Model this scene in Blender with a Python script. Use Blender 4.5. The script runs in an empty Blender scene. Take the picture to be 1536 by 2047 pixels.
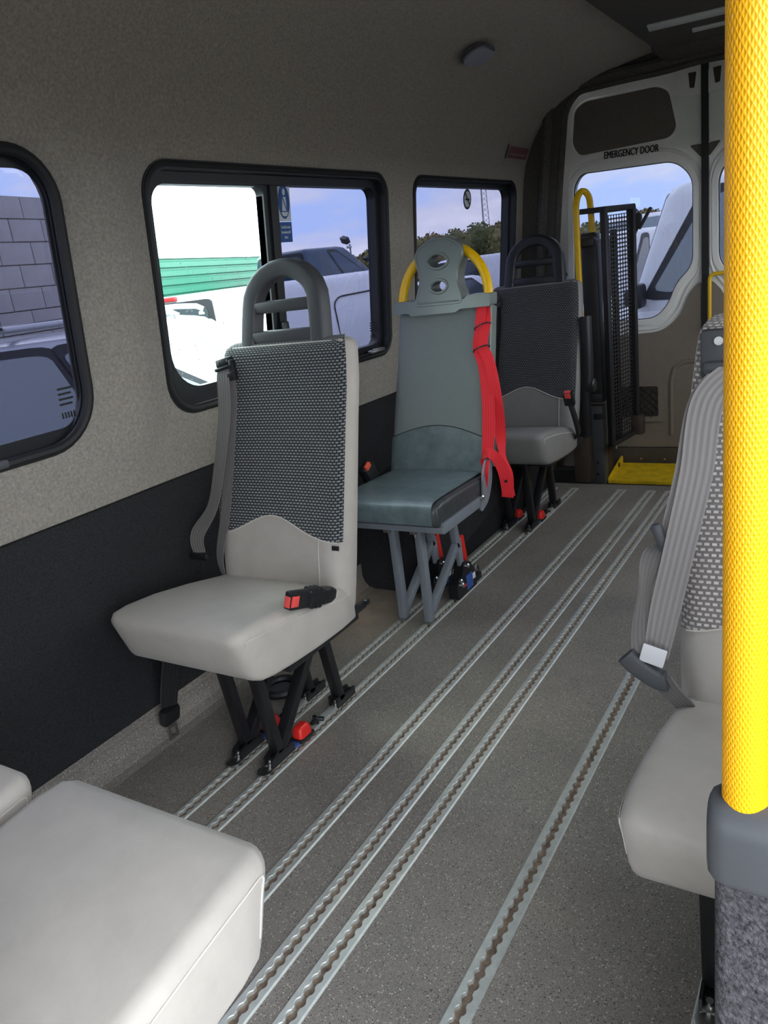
import bpy, bmesh, math, random
from mathutils import Vector, Matrix, noise
random.seed(7)
D = bpy.data
SC = bpy.context.scene
COL = SC.collection

# ------------------------------------------------------------------ camera
FPX, CX, CY, CAMH = 1540.0, 768.0, 1023.5, 1.16
def _ray(p): return Vector((p[0]-CX, -(p[1]-CY), -FPX))
_vy = _ray((1755, 407)).normalized()
_vx = -_ray((-1733, 875)); _vx = (_vx - _vx.dot(_vy)*_vy).normalized()
_vz = _vx.cross(_vy)
MW = Matrix((_vx, _vy, _vz))            # camera axes -> world
CAM = Vector((0, 0, CAMH))
def at(p, **k):
    """point where the sight line of a photo pixel meets the plane x=, y= or z= (or optical depth d=)"""
    d = MW @ _ray(p)
    (a, v), = k.items()
    if a == 'd': return CAM + d*(v/FPX)
    i = 'xyz'.index(a)
    return CAM + d*((v-CAM[i])/d[i])
cd = D.cameras.new('camera'); cam = D.objects.new('camera', cd); COL.objects.link(cam)
cd.sensor_fit = 'HORIZONTAL'; cd.sensor_width = 36; cd.lens = FPX/1536*36; cd.clip_start = .02; cd.clip_end = 500
cam.matrix_world = Matrix.Translation(CAM) @ MW.to_4x4()
SC.camera = cam

# ------------------------------------------------------------------ sky, exposure
SC.view_settings.view_transform = 'Standard'
SC.view_settings.look = 'None'
SC.view_settings.gamma = 1
SC.view_settings.use_curve_mapping = False
SC.view_settings.exposure = 1.22
SKY = 4.0
w = D.worlds.new('sky'); SC.world = w; w.use_nodes = True
nt = w.node_tree; nt.nodes.clear()
def wn(t, **k):
    n = nt.nodes.new(t)
    for a, b in k.items(): setattr(n, a, b)
    return n
tc = wn('ShaderNodeTexCoord'); mp = wn('ShaderNodeMapping'); mp.inputs['Scale'].default_value = (1.4, 1.4, 4.2)
nz = wn('ShaderNodeTexNoise'); nz.inputs['Scale'].default_value = 3.3; nz.inputs['Detail'].default_value = 9; nz.inputs['Roughness'].default_value = .55
cr = wn('ShaderNodeValToRGB')
e = cr.color_ramp.elements
e[0].position = .40; e[0].color = (.55, .70, .96, 1)
e[1].position = .64; e[1].color = (1.06, 1.03, .99, 1)
m_ = e.new(.485); m_.color = (.70, .76, .88, 1)
m_ = e.new(.55); m_.color = (.82, .83, .85, 1)
bg = wn('ShaderNodeBackground'); bg.inputs['Strength'].default_value = SKY
wo = wn('ShaderNodeOutputWorld')
nt.links.new(tc.outputs['Generated'], mp.inputs['Vector']); nt.links.new(mp.outputs['Vector'], nz.inputs['Vector'])
nt.links.new(nz.outputs['Fac'], cr.inputs['Fac']); nt.links.new(cr.outputs['Color'], bg.inputs['Color'])
nt.links.new(bg.outputs['Background'], wo.inputs['Surface'])
sd = D.lights.new('sun', 'SUN'); sd.energy = 1.0; sd.angle = math.radians(25); sd.color = (1, .95, .86)
sun = D.objects.new('sun', sd); COL.objects.link(sun)
sun.rotation_euler = Vector((-.60, .25, .76)).to_track_quat('Z', 'Y').to_euler()   # veiled sun, high beyond the sliding window

# ------------------------------------------------------------------ materials
def srgb(r, g, b):
    f = lambda c: (c/255/12.92) if c/255 <= .04045 else ((c/255+.055)/1.055)**2.4
    return (f(r), f(g), f(b), 1)
MATS = {}
def mat(name, col, rough=.6, metal=0, spec=.5, var=0, vscale=30, bump=0, bscale=200, col2=None, coat=0, sheen=0, emit=0):
    m = D.materials.new(name); m.use_nodes = True; MATS[name] = m
    n = m.node_tree.nodes; l = m.node_tree.links; b = n['Principled BSDF']
    c = srgb(*col)
    b.inputs['Base Color'].default_value = c; b.inputs['Roughness'].default_value = rough
    b.inputs['Metallic'].default_value = metal; b.inputs['Specular IOR Level'].default_value = spec
    b.inputs['Coat Weight'].default_value = coat; b.inputs['Sheen Weight'].default_value = sheen
    if emit:
        b.inputs['Emission Color'].default_value = c; b.inputs['Emission Strength'].default_value = emit
    t = n.new('ShaderNodeTexCoord')
    if var or col2:
        z = n.new('ShaderNodeTexNoise'); z.inputs['Scale'].default_value = vscale; z.inputs['Detail'].default_value = 6; z.inputs['Roughness'].default_value = .65
        l.new(t.outputs['Object'], z.inputs['Vector'])
        r = n.new('ShaderNodeValToRGB'); r.color_ramp.elements[0].position = .3; r.color_ramp.elements[1].position = .7
        if col2: ca, cb = c, srgb(*col2)
        else:
            ca = tuple(x*(1-var) for x in c[:3])+(1,); cb = tuple(min(1, x*(1+var)) for x in c[:3])+(1,)
        r.color_ramp.elements[0].color = ca; r.color_ramp.elements[1].color = cb
        l.new(z.outputs['Fac'], r.inputs['Fac']); l.new(r.outputs['Color'], b.inputs['Base Color'])
    if bump:
        z = n.new('ShaderNodeTexNoise'); z.inputs['Scale'].default_value = bscale; z.inputs['Detail'].default_value = 3
        l.new(t.outputs['Object'], z.inputs['Vector'])
        q = n.new('ShaderNodeBump'); q.inputs['Strength'].default_value = bump; q.inputs['Distance'].default_value = .004
        l.new(z.outputs['Fac'], q.inputs['Height']); l.new(q.outputs['Normal'], b.inputs['Normal'])
    return m

def nodes_of(m): return m.node_tree.nodes, m.node_tree.links, m.node_tree.nodes['Principled BSDF']

mat('lining', (152, 146, 135), .95, var=.28, vscale=140, bump=.5, bscale=420, spec=.1, sheen=.2)
mat('felt', (84, 82, 78), .95, var=.25, vscale=90, bump=.5, bscale=300, spec=.1)
mat('carpet', (52, 52, 53), .97, var=.45, vscale=260, bump=.8, bscale=500, spec=.08)
mat('carpet_grey', (98, 97, 98), .97, col2=(40, 40, 42), vscale=150, bump=1.0, bscale=260, spec=.08)
mat('console', (70, 66, 60), .9, var=.2, vscale=60, bump=.2)
mat('arch_vinyl', (112, 106, 102), .8, var=.2, vscale=200)
mat('black_plastic', (28, 29, 31), .42, var=.1, bump=.05, bscale=600)
mat('frame_black', (30, 33, 36), .45)
mat('rubber', (24, 25, 26), .6)
mat('black_metal', (26, 26, 28), .35, metal=0, var=.2, vscale=20)
mat('dark_plastic', (72, 74, 76), .5, bump=.08, bscale=700)
mat('steel', (200, 200, 200), .25, metal=1)
mat('zinc', (170, 170, 165), .35, metal=1, var=.15, vscale=60)
mat('alu', (205, 208, 200), .45, metal=.55, var=.13, vscale=40)
mat('slot_dirt', (158, 138, 118), .95, col2=(92, 76, 64), vscale=70)
mat('grey_paint', (122, 128, 134), .4, var=.05)
mat('post_paint', (66, 68, 70), .5, var=.1)
mat('lift_black', (34, 34, 35), .5, var=.15, vscale=20)
mat('lift_brown', (60, 48, 38), .6, var=.2)
mat('yellow', (250, 196, 10), .35, spec=.5)
mat('yellow_lift', (226, 182, 20), .4, var=.08)
mat('yellow_step', (226, 190, 22), .6, var=.22, vscale=25)
mat('red_plastic', (214, 40, 32), .4)
mat('red_button', (235, 84, 78), .45)
mat('orange_button', (236, 92, 60), .45)
mat('orange_vest', (220, 110, 50), .8)
mat('blue_label', (52, 86, 160), .5)
mat('white_label', (225, 225, 225), .5)
mat('chair_vinyl', (180, 174, 163), .55, var=.07, vscale=14, bump=.12, bscale=900, spec=.35, sheen=.15)
mat('piping', (204, 198, 188), .6)
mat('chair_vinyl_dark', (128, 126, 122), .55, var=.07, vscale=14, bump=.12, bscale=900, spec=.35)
mat('leather', (78, 90, 92), .34, col2=(110, 123, 123), vscale=16, bump=.15, bscale=300, spec=.5)
mat('leather_dark', (50, 54, 56), .38, col2=(70, 75, 77), vscale=30, bump=.15, bscale=300)
mat('plain_cloth', (124, 130, 127), .9, var=.12, vscale=400, bump=.3, bscale=900, spec=.2, sheen=.2)
mat('head_plastic', (114, 122, 117), .3, var=.03, bump=.05, bscale=900)
mat('door_paint', (226, 226, 220), .35, var=.04, vscale=8)
mat('door_inner', (218, 222, 212), .28, var=.06, vscale=8)
mat('door_panel', (100, 95, 86), .8, var=.08, vscale=60)
mat('door_trim', (124, 115, 103), .75, var=.06, vscale=50)
mat('door_trim_dark', (72, 64, 54), .8, var=.1)
mat('net', (40, 38, 36), .8)
mat('lettering', (24, 24, 24), .6)
mat('lamp_lens', (150, 152, 165), .25)
mat('lamp_strip', (190, 192, 190), .35)
mat('sign_blue', (36, 84, 150), .4)
mat('sign_white', (222, 228, 232), .5)
mat('sign_red', (118, 74, 72), .5)
mat('sign_pale', (150, 140, 140), .5)
mat('etch', (210, 212, 220), .6)
mat('black_ink', (20, 20, 22), .6)
mat('block_concrete', (176, 172, 170), .95, var=.12, vscale=7, bump=.5, bscale=60)
mat('block_mortar', (118, 110, 102), .95)
mat('asphalt', (88, 86, 83), .95, var=.2, vscale=3, bump=.3)
mat('car_white', (226, 228, 230), .3, coat=.4)
mat('car_grey', (168, 170, 176), .35, metal=.3, coat=.4)
mat('car_blue', (44, 70, 92), .35, coat=.3)
mat('car_glass', (46, 56, 60), .12, spec=.8)
mat('car_glass_light', (128, 138, 142), .15, spec=.8)
mat('car_trim', (40, 41, 43), .5)
mat('car_seat', (120, 122, 124), .8)
mat('lamp_red', (214, 40, 40), .3)
mat('silver', (190, 192, 196), .35, metal=.5)
mat('tyre', (30, 30, 30), .8)
mat('green_sheet', (26, 108, 82), .5, var=.08, vscale=2)
mat('galv', (150, 152, 150), .5, metal=.5)
mat('bark', (82, 68, 54), .95)
mat('leaf_a', (142, 134, 82), .9, col2=(96, 98, 58), vscale=2.2)
mat('leaf_b', (150, 132, 84), .9, col2=(108, 98, 62), vscale=2.0)
mat('leaf_c', (122, 124, 76), .9, col2=(80, 88, 54), vscale=2.6)
mat('dust', (235, 240, 238), .9)

# floor vinyl: grey with light and dark chips
m = mat('vinyl', (120, 117, 111), .55, spec=.35); n, l, b = nodes_of(m)
t = n.new('ShaderNodeTexCoord')
def chips(scale, thr, seed):
    v = n.new('ShaderNodeTexVoronoi'); v.inputs['Scale'].default_value = scale
    mpn = n.new('ShaderNodeMapping'); mpn.inputs['Location'].default_value = (seed, seed*.7, 0)
    l.new(t.outputs['Object'], mpn.inputs['Vector']); l.new(mpn.outputs['Vector'], v.inputs['Vector'])
    s = n.new('ShaderNodeSeparateColor'); l.new(v.outputs['Color'], s.inputs['Color'])
    g = n.new('ShaderNodeMath'); g.operation = 'GREATER_THAN'; g.inputs[1].default_value = thr; l.new(s.outputs['Red'], g.inputs[0])
    d = n.new('ShaderNodeMath'); d.operation = 'LESS_THAN'; d.inputs[1].default_value = .42; l.new(v.outputs['Distance'], d.inputs[0])
    k = n.new('ShaderNodeMath'); k.operation = 'MULTIPLY'; l.new(g.outputs[0], k.inputs[0]); l.new(d.outputs[0], k.inputs[1])
    return k
zz = n.new('ShaderNodeTexNoise'); zz.inputs['Scale'].default_value = 3.5; zz.inputs['Detail'].default_value = 5; l.new(t.outputs['Object'], zz.inputs['Vector'])
base = n.new('ShaderNodeValToRGB'); base.color_ramp.elements[0].position = .35; base.color_ramp.elements[1].position = .7
base.color_ramp.elements[0].color = srgb(122, 117, 109); base.color_ramp.elements[1].color = srgb(144, 136, 125); l.new(zz.outputs['Fac'], base.inputs['Fac'])
prev = base.outputs['Color']
for sc_, th, sd_, cc in ((560, .76, 3.1, (168, 162, 150)), (520, .74, 9.7, (80, 79, 77)), (300, .92, 5.3, (190, 184, 170)), (320, .91, 1.3, (66, 66, 66))):
    k = chips(sc_, th, sd_); mx = n.new('ShaderNodeMix'); mx.data_type = 'RGBA'
    l.new(k.outputs[0], mx.inputs['Factor']); l.new(prev, mx.inputs[6]); mx.inputs[7].default_value = srgb(*cc); prev = mx.outputs[2]
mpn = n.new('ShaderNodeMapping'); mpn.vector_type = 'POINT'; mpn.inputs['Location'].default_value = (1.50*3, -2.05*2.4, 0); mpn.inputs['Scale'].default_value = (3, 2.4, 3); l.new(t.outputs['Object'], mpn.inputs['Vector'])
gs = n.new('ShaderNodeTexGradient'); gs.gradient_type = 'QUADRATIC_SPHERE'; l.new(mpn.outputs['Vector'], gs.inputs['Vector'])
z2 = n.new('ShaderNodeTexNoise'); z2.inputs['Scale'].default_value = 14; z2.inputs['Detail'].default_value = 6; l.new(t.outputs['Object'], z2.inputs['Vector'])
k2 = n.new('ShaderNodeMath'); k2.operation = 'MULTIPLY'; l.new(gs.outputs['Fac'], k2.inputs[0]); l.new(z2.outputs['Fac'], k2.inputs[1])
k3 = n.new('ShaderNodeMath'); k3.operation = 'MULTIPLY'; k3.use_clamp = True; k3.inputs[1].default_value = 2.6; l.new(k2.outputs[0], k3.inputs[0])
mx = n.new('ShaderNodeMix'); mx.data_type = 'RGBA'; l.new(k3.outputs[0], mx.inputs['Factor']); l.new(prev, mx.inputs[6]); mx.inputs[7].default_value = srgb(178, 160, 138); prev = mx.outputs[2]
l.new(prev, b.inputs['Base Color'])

# woven seat cloth: rows of pale stitches on dark, staggered (UV in metres)
def weave(name, dark, pale, bw, rh, mf=.36):
    m = mat(name, dark, .9, spec=.15, sheen=.2); n, l, b = nodes_of(m)
    u = n.new('ShaderNodeUVMap')
    br = n.new('ShaderNodeTexBrick'); br.inputs['Scale'].default_value = 1; br.offset = .5
    br.inputs['Brick Width'].default_value = bw; br.inputs['Row Height'].default_value = rh
    br.inputs['Mortar Size'].default_value = rh*mf; br.inputs['Mortar Smooth'].default_value = .45
    br.inputs['Color1'].default_value = srgb(*pale); br.inputs['Color2'].default_value = tuple(c*.8 for c in srgb(*pale)[:3])+(1,); br.inputs['Mortar'].default_value = srgb(*dark)
    l.new(u.outputs['UV'], br.inputs['Vector']); l.new(br.outputs['Color'], b.inputs['Base Color'])
    q = n.new('ShaderNodeBump'); q.inputs['Strength'].default_value = .6; q.inputs['Distance'].default_value = .002; q.invert = True
    l.new(br.outputs['Fac'], q.inputs['Height']); l.new(q.outputs['Normal'], b.inputs['Normal'])
weave('weave', (52, 54, 57), (160, 164, 160), .0115, .0072)
weave('weave_pale', (126, 121, 117), (216, 209, 200), .0115, .0085, .31)
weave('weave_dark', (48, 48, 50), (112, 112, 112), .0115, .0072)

# belt webbing: ribs along the belt (UV x across)
def webbing(name, col, k=.25):
    m = mat(name, col, .7, spec=.3, sheen=.2); n, l, b = nodes_of(m)
    u = n.new('ShaderNodeUVMap'); wv = n.new('ShaderNodeTexWave'); wv.inputs['Scale'].default_value = 34; wv.wave_profile = 'SIN'
    l.new(u.outputs['UV'], wv.inputs['Vector'])
    q = n.new('ShaderNodeBump'); q.inputs['Strength'].default_value = k; q.inputs['Distance'].default_value = .003
    l.new(wv.outputs['Fac'], q.inputs['Height']); l.new(q.outputs['Normal'], b.inputs['Normal'])
    r = n.new('ShaderNodeValToRGB'); c = srgb(*col)
    r.color_ramp.elements[0].color = tuple(x*.8 for x in c[:3])+(1,); r.color_ramp.elements[1].color = c
    l.new(wv.outputs['Fac'], r.inputs['Fac']); l.new(r.outputs['Color'], b.inputs['Base Color'])
webbing('belt_grey', (116, 112, 108)); webbing('belt_red', (244, 44, 54), .12); webbing('belt_pale', (150, 145, 141)); webbing('belt_black', (22, 22, 24))

# embossed yellow pole grip: fine diamond relief
m = mat('pole_grip', (255, 182, 0), .38, spec=.5); n, l, b = nodes_of(m)
u = n.new('ShaderNodeUVMap')
prevh = None
for ang in (28, -28):
    mpn = n.new('ShaderNodeMapping'); mpn.inputs['Rotation'].default_value = (0, 0, math.radians(ang)); l.new(u.outputs['UV'], mpn.inputs['Vector'])
    wv = n.new('ShaderNodeTexWave'); wv.inputs['Scale'].default_value = 105; l.new(mpn.outputs['Vector'], wv.inputs['Vector'])
    if prevh is None: prevh = wv
    else:
        mm = n.new('ShaderNodeMath'); mm.operation = 'MAXIMUM'; l.new(prevh.outputs['Fac'], mm.inputs[0]); l.new(wv.outputs['Fac'], mm.inputs[1])
q = n.new('ShaderNodeBump'); q.inputs['Strength'].default_value = .5; q.inputs['Distance'].default_value = .0011
l.new(mm.outputs[0], q.inputs['Height']); l.new(q.outputs['Normal'], b.inputs['Normal'])

# window panes: thin tinted / clear glass
def pane_mat(name, tint, refl=.05, rough=.0):
    m = D.materials.new(name); m.use_nodes = True; MATS[name] = m
    n = m.node_tree.nodes; l = m.node_tree.links; n.clear()
    o = n.new('ShaderNodeOutputMaterial'); mx = n.new('ShaderNodeMixShader'); tr = n.new('ShaderNodeBsdfTransparent'); gl = n.new('ShaderNodeBsdfGlossy')
    tr.inputs['Color'].default_value = tint; gl.inputs['Roughness'].default_value = rough
    lw = n.new('ShaderNodeLayerWeight'); lw.inputs['Blend'].default_value = .5
    pw = n.new('ShaderNodeMath'); pw.operation = 'POWER'; pw.inputs[1].default_value = 4; l.new(lw.outputs['Facing'], pw.inputs[0])
    fr = n.new('ShaderNodeMath'); fr.operation = 'MULTIPLY_ADD'; fr.inputs[1].default_value = .5; fr.inputs[2].default_value = refl*.5; l.new(pw.outputs[0], fr.inputs[0])
    l.new(fr.outputs[0], mx.inputs[0]); l.new(tr.outputs[0], mx.inputs[1]); l.new(gl.outputs[0], mx.inputs[2]); l.new(mx.outputs[0], o.inputs['Surface'])
pane_mat('glass_tint', (.272, .278, .330, 1))
pane_mat('glass_clear', (.90, .97, .94, 1))
pane_mat('glass_side', (.72, .715, .70, 1))
pane_mat('glass_rear', (.295, .305, .345, 1))

# ------------------------------------------------------------------ mesh helpers
def mk(name, V, F, mt, parent=None, uv=None, sharp=35, world=True):
    me = D.meshes.new(name); me.from_pydata([tuple(v) for v in V], [], [tuple(f) for f in F]); me.validate(); me.update()
    if uv:
        lay = me.uv_layers.new(name='UVMap')
        for lp in me.loops: lay.data[lp.index].uv = uv[lp.vertex_index]
    return wrap(name, me, mt, parent, sharp, world)
def wrap(name, me, mt, parent=None, sharp=35, world=True):
    if sharp:
        for p in me.polygons: p.use_smooth = True
        me.set_sharp_from_angle(angle=math.radians(sharp))
    me.materials.clear(); me.materials.append(MATS[mt])
    o = D.objects.new(name, me); COL.objects.link(o)
    if parent is not None: attach(o, parent, world)
    return o
def wloc(o):
    v = Vector(o.location)
    while o.parent is not None: o = o.parent; v = v + Vector(o.location)
    return v
def attach(o, parent, world=True):
    o.parent = parent
    if world: o.matrix_parent_inverse = Matrix.Translation(-wloc_true(parent))
def wloc_true(o):
    # every thing is only translated; parts keep identity transforms relative to the world when world=True
    return ORIG.get(o.name, Vector((0, 0, 0)))
ORIG = {}
def thing(name, label, cat, loc=(0, 0, 0), group=None):
    o = D.objects.new(name, None); COL.objects.link(o); o.location = loc; o.empty_display_size = .1
    ORIG[o.name] = Vector(loc)
    return tag(o, label, cat, group)
def tag(o, label, cat, group=None):
    o['label'] = label; o['category'] = cat
    if group: o['group'] = group
    return o
def struct(o, label=None, cat=None):
    o['kind'] = 'structure'
    if label: o['label'] = label
    if cat: o['category'] = cat
    return o

class G:
    def __init__(s): s.v = []; s.f = []; s.uv = []
    def add(s, V, F, uv=None):
        o = len(s.v); s.v += [Vector(v) for v in V]; s.f += [tuple(i+o for i in f) for f in F]
        s.uv += list(uv) if uv else [(0, 0)]*len(V)
        return s
    def xf(s, M, start=0):
        for i in range(start, len(s.v)): s.v[i] = M @ s.v[i]
        return s
    def box(s, c, size, bev=0, R=None, seg=2):
        V, F = rbox(size, bev, seg); c = Vector(c)
        if R is not None: V = [R @ v for v in V]
        return s.add([v+c for v in V], F)
    def bar(s, p0, p1, w, h, up=(1, 0, 0), bev=0, ext=0):
        p0 = Vector(p0); p1 = Vector(p1); d = p1-p0; L = d.length+2*ext; z = d.normalized(); x = Vector(up); x = (x-x.dot(z)*z).normalized(); y = z.cross(x)
        R = Matrix((x, y, z)).transposed(); return s.box((p0+p1)/2, (w, h, L), bev, R)
    def tube(s, path, r, n=12, closed=False, caps=True, uv=False):
        sec = [(math.cos(2*math.pi*i/n), math.sin(2*math.pi*i/n)) for i in range(n)]
        return s.sweep(path, [(a*r, b*r) for a, b in sec], closed=closed, caps=caps, uv=uv)
    def sweep(s, path, sec, up=None, closed=False, caps=True, uv=False, scale=None):
        P = [Vector(p) for p in path]; N = len(P); n = len(sec); frames = []; ref = None
        for i in range(N):
            a = P[(i-1) % N] if (closed or i > 0) else P[i]; b_ = P[(i+1) % N] if (closed or i < N-1) else P[i]
            t = (b_-a).normalized()
            if up is not None: x = Vector(up[i] if isinstance(up, list) else up)
            elif ref is None: x = Vector((0, 0, 1)) if abs(t.z) < .9 else Vector((1, 0, 0))
            else: x = ref
            x = (x-x.dot(t)*t).normalized(); ref = x; frames.append((x, t.cross(x)))
        V = []; U = []; L = 0
        for i, (x, y) in enumerate(frames):
            if i: L += (P[i]-P[i-1]).length
            k = scale[i] if scale else 1
            for j, (a, b_) in enumerate(sec): V.append(P[i]+x*a*k+y*b_*k); U.append((j/n, L))
        F = []; R = N if closed else N-1
        for i in range(R):
            for j in range(n): F.append((i*n+j, i*n+(j+1) % n, ((i+1) % N)*n+(j+1) % n, ((i+1) % N)*n+j))
        if caps and not closed: F.append(tuple(range(n-1, -1, -1))); F.append(tuple((N-1)*n+j for j in range(n)))
        return s.add(V, F, U)
    def loft(s, secs, caps=True):
        n = len(secs[0]); V = [p for q in secs for p in q]; F = []
        for i in range(len(secs)-1):
            for j in range(n): F.append((i*n+j, i*n+(j+1) % n, (i+1)*n+(j+1) % n, (i+1)*n+j))
        if caps: F.append(tuple(range(n-1, -1, -1))); F.append(tuple((len(secs)-1)*n+j for j in range(n)))
        return s.add(V, F)
    def lathe(s, prof, o=(0, 0, 0), axis='z', n=20):
        o = Vector(o); V = []
        for r, h in prof:
            for j in range(n):
                a = 2*math.pi*j/n; c, d = r*math.cos(a), r*math.sin(a)
                V.append(o+Vector({'z': (c, d, h), 'y': (c, h, -d), 'x': (h, c, d)}[axis]))
        m = len(prof); F = []
        for i in range(m-1):
            for j in range(n): F.append((i*n+j, i*n+(j+1) % n, (i+1)*n+(j+1) % n, (i+1)*n+j))
        F.append(tuple(range(n-1, -1, -1))); F.append(tuple((m-1)*n+j for j in range(n)))
        return s.add(V, F)
    def plate(s, outer, holes, mapf, t0, t1):
        """flat sheet with holes: 2D loops -> mapf(u, v, t); front at t0, back at t1"""
        bm = bmesh.new(); es = []
        for lp in [outer]+list(holes):
            vs = [bm.verts.new((a, b_, 0)) for a, b_ in lp]
            for i in range(len(vs)): es.append(bm.edges.new((vs[i], vs[(i+1) % len(vs)])))
        bmesh.ops.triangle_fill(bm, use_beauty=True, edges=es, use_dissolve=False)
        bm.verts.index_update(); pts = [(v.co.x, v.co.y) for v in bm.verts]; tris = [[v.index for v in f.verts] for f in bm.faces]; bm.free()
        n = len(pts); V = [mapf(a, b_, t0) for a, b_ in pts]+[mapf(a, b_, t1) for a, b_ in pts]
        F = [tuple(t) for t in tris]+[tuple(i+n for i in reversed(t)) for t in tris]; k = 0
        for lp in [outer]+list(holes):
            m = len(lp)
            for i in range(m): F.append((k+i, k+(i+1) % m, k+n+(i+1) % m, k+n+i))
            k += m
        return s.add(V, F)
    def out(s, name, mt, parent=None, uv=False, sharp=35, world=True):
        me_fix = mk(name, s.v, s.f, mt, parent, s.uv if uv else None, sharp, world)
        bm = bmesh.new(); bm.from_mesh(me_fix.data); bmesh.ops.recalc_face_normals(bm, faces=bm.faces); bm.to_mesh(me_fix.data); bm.free()
        if sharp: me_fix.data.set_sharp_from_angle(angle=math.radians(sharp))
        return me_fix
_rb = {}
def rbox(size, bev, seg=2):
    key = (round(size[0], 5), round(size[1], 5), round(size[2], 5), bev, seg)
    if key not in _rb:
        bm = bmesh.new(); bmesh.ops.create_cube(bm, size=1)
        for v in bm.verts: v.co = Vector((v.co.x*size[0], v.co.y*size[1], v.co.z*size[2]))
        if bev: bmesh.ops.bevel(bm, geom=bm.edges[:], offset=min(bev, min(size)*.49), segments=seg, affect='EDGES', profile=.5)
        bm.verts.index_update(); _rb[key] = ([v.co.copy() for v in bm.verts], [[v.index for v in f.verts] for f in bm.faces]); bm.free()
    return _rb[key]
def rrect(x0, x1, y0, y1, r, n=6):
    """rounded rectangle loop; r may be a 4-list (x1y1, x0y1, x0y0, x1y0)"""
    rr = r if isinstance(r, (list, tuple)) else [r]*4; P = []
    for (cx, cy, a0, q) in ((x1-rr[0], y1-rr[0], 0, rr[0]), (x0+rr[1], y1-rr[1], 90, rr[1]), (x0+rr[2], y0+rr[2], 180, rr[2]), (x1-rr[3], y0+rr[3], 270, rr[3])):
        for i in range(n+1):
            a = math.radians(a0+90*i/n); P.append((cx+q*math.cos(a), cy+q*math.sin(a)))
    return P
def smooth_loop(pts, r=.02, n=5):
    """round the corners of a polygon loop"""
    P = [Vector((p[0], p[1])) for p in pts]; out = []; N = len(P)
    rs = r if isinstance(r, (list, tuple)) else [r]*N
    for i in range(N):
        a, b_, c = P[i-1], P[i], P[(i+1) % N]; ra = min(rs[i], (a-b_).length*.48, (c-b_).length*.48)
        s_ = b_+(a-b_).normalized()*ra; e_ = b_+(c-b_).normalized()*ra
        for k in range(n+1):
            t = k/n; out.append(tuple(s_*(1-t)**2+b_*2*t*(1-t)+e_*t*t))
    return out
def smooth3(pts, r, n=6):
    P = [Vector(p) for p in pts]; out = [P[0]]
    for i in range(1, len(P)-1):
        a, b_, c = P[i-1], P[i], P[i+1]; ra = min(r, (a-b_).length*.48, (c-b_).length*.48)
        s_ = b_+(a-b_).normalized()*ra; e_ = b_+(c-b_).normalized()*ra
        for k in range(n+1): t = k/n; out.append(s_*(1-t)**2+b_*2*t*(1-t)+e_*t*t)
    return out+[P[-1]]
def spline(pts, n=8):
    P = [Vector(p) for p in pts]; out = []
    for i in range(len(P)-1):
        p0 = P[max(i-1, 0)]; p1 = P[i]; p2 = P[i+1]; p3 = P[min(i+2, len(P)-1)]
        for k in range(n):
            t = k/n; out.append(.5*((2*p1)+(p2-p0)*t+(2*p0-5*p1+4*p2-p3)*t*t+(3*p1-p0-3*p2+p3)*t**3))
    out.append(P[-1]); return out
def interp(x, tab):
    if x <= tab[0][0]: return tab[0][1]
    for (a, u), (b_, v_) in zip(tab, tab[1:]):
        if x <= b_: return u+(v_-u)*(x-a)/(b_-a)
    return tab[-1][1]
def ribbon(g, pts, widths, wdirs, th=.0022, n=8):
    """strap: path points, width and width direction at each"""
    P = spline(pts, n); W = spline([Vector((w_, 0, 0)) for w_ in widths], n); X = spline([Vector(d).normalized() for d in wdirs], n)
    V = []; U = []; F = []; L = 0
    for i in range(len(P)):
        t = (P[min(i+1, len(P)-1)]-P[max(i-1, 0)]).normalized(); x = X[i]; x = (x-x.dot(t)*t).normalized(); nn = t.cross(x); h = W[i].x/2
        if i: L += (P[i]-P[i-1]).length
        for a, b_ in ((-h, -th), (h, -th), (h, th), (-h, th)): V.append(P[i]+x*a+nn*b_*.5); U.append((a/h*.5*.047, L))
    for i in range(len(P)-1):
        for j in range(4): F.append((i*4+j, i*4+(j+1) % 4, (i+1)*4+(j+1) % 4, (i+1)*4+j))
    F.append((3, 2, 1, 0)); F.append(tuple((len(P)-1)*4+j for j in range(4)))
    return g.add(V, F, U)
def text_mesh(name, s, size, M, mt, parent, sx=1.0, extr=.0006, bold=0):
    c = D.curves.new(name, 'FONT'); c.body = s; c.size = size; c.extrude = extr; c.offset = bold; c.align_x = 'CENTER'; c.align_y = 'CENTER'; c.resolution_u = 3
    o = D.objects.new(name, c); COL.objects.link(o)
    dg = bpy.context.evaluated_depsgraph_get(); me = D.meshes.new_from_object(o.evaluated_get(dg)); D.objects.remove(o); D.curves.remove(c)
    me.transform(Matrix.Diagonal((sx, 1, 1, 1))); me.transform(M)
    return wrap(name, me, mt, parent, 0)
def frame(o, x, y):
    x = Vector(x).normalized(); y = Vector(y); y = (y-y.dot(x)*x).normalized(); z = x.cross(y)
    M = Matrix((x, y, z)).transposed().to_4x4(); M.translation = Vector(o); return M
def boolean_cut(o, cutters):
    for c in cutters:
        md = o.modifiers.new('cut', 'BOOLEAN'); md.operation = 'DIFFERENCE'; md.object = c; md.solver = 'EXACT'
    dg = bpy.context.evaluated_depsgraph_get(); me = D.meshes.new_from_object(o.evaluated_get(dg))
    o.modifiers.clear(); old = o.data; o.data = me; D.meshes.remove(old)
    for c in cutters: cm = c.data; D.objects.remove(c); D.meshes.remove(cm)

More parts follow.
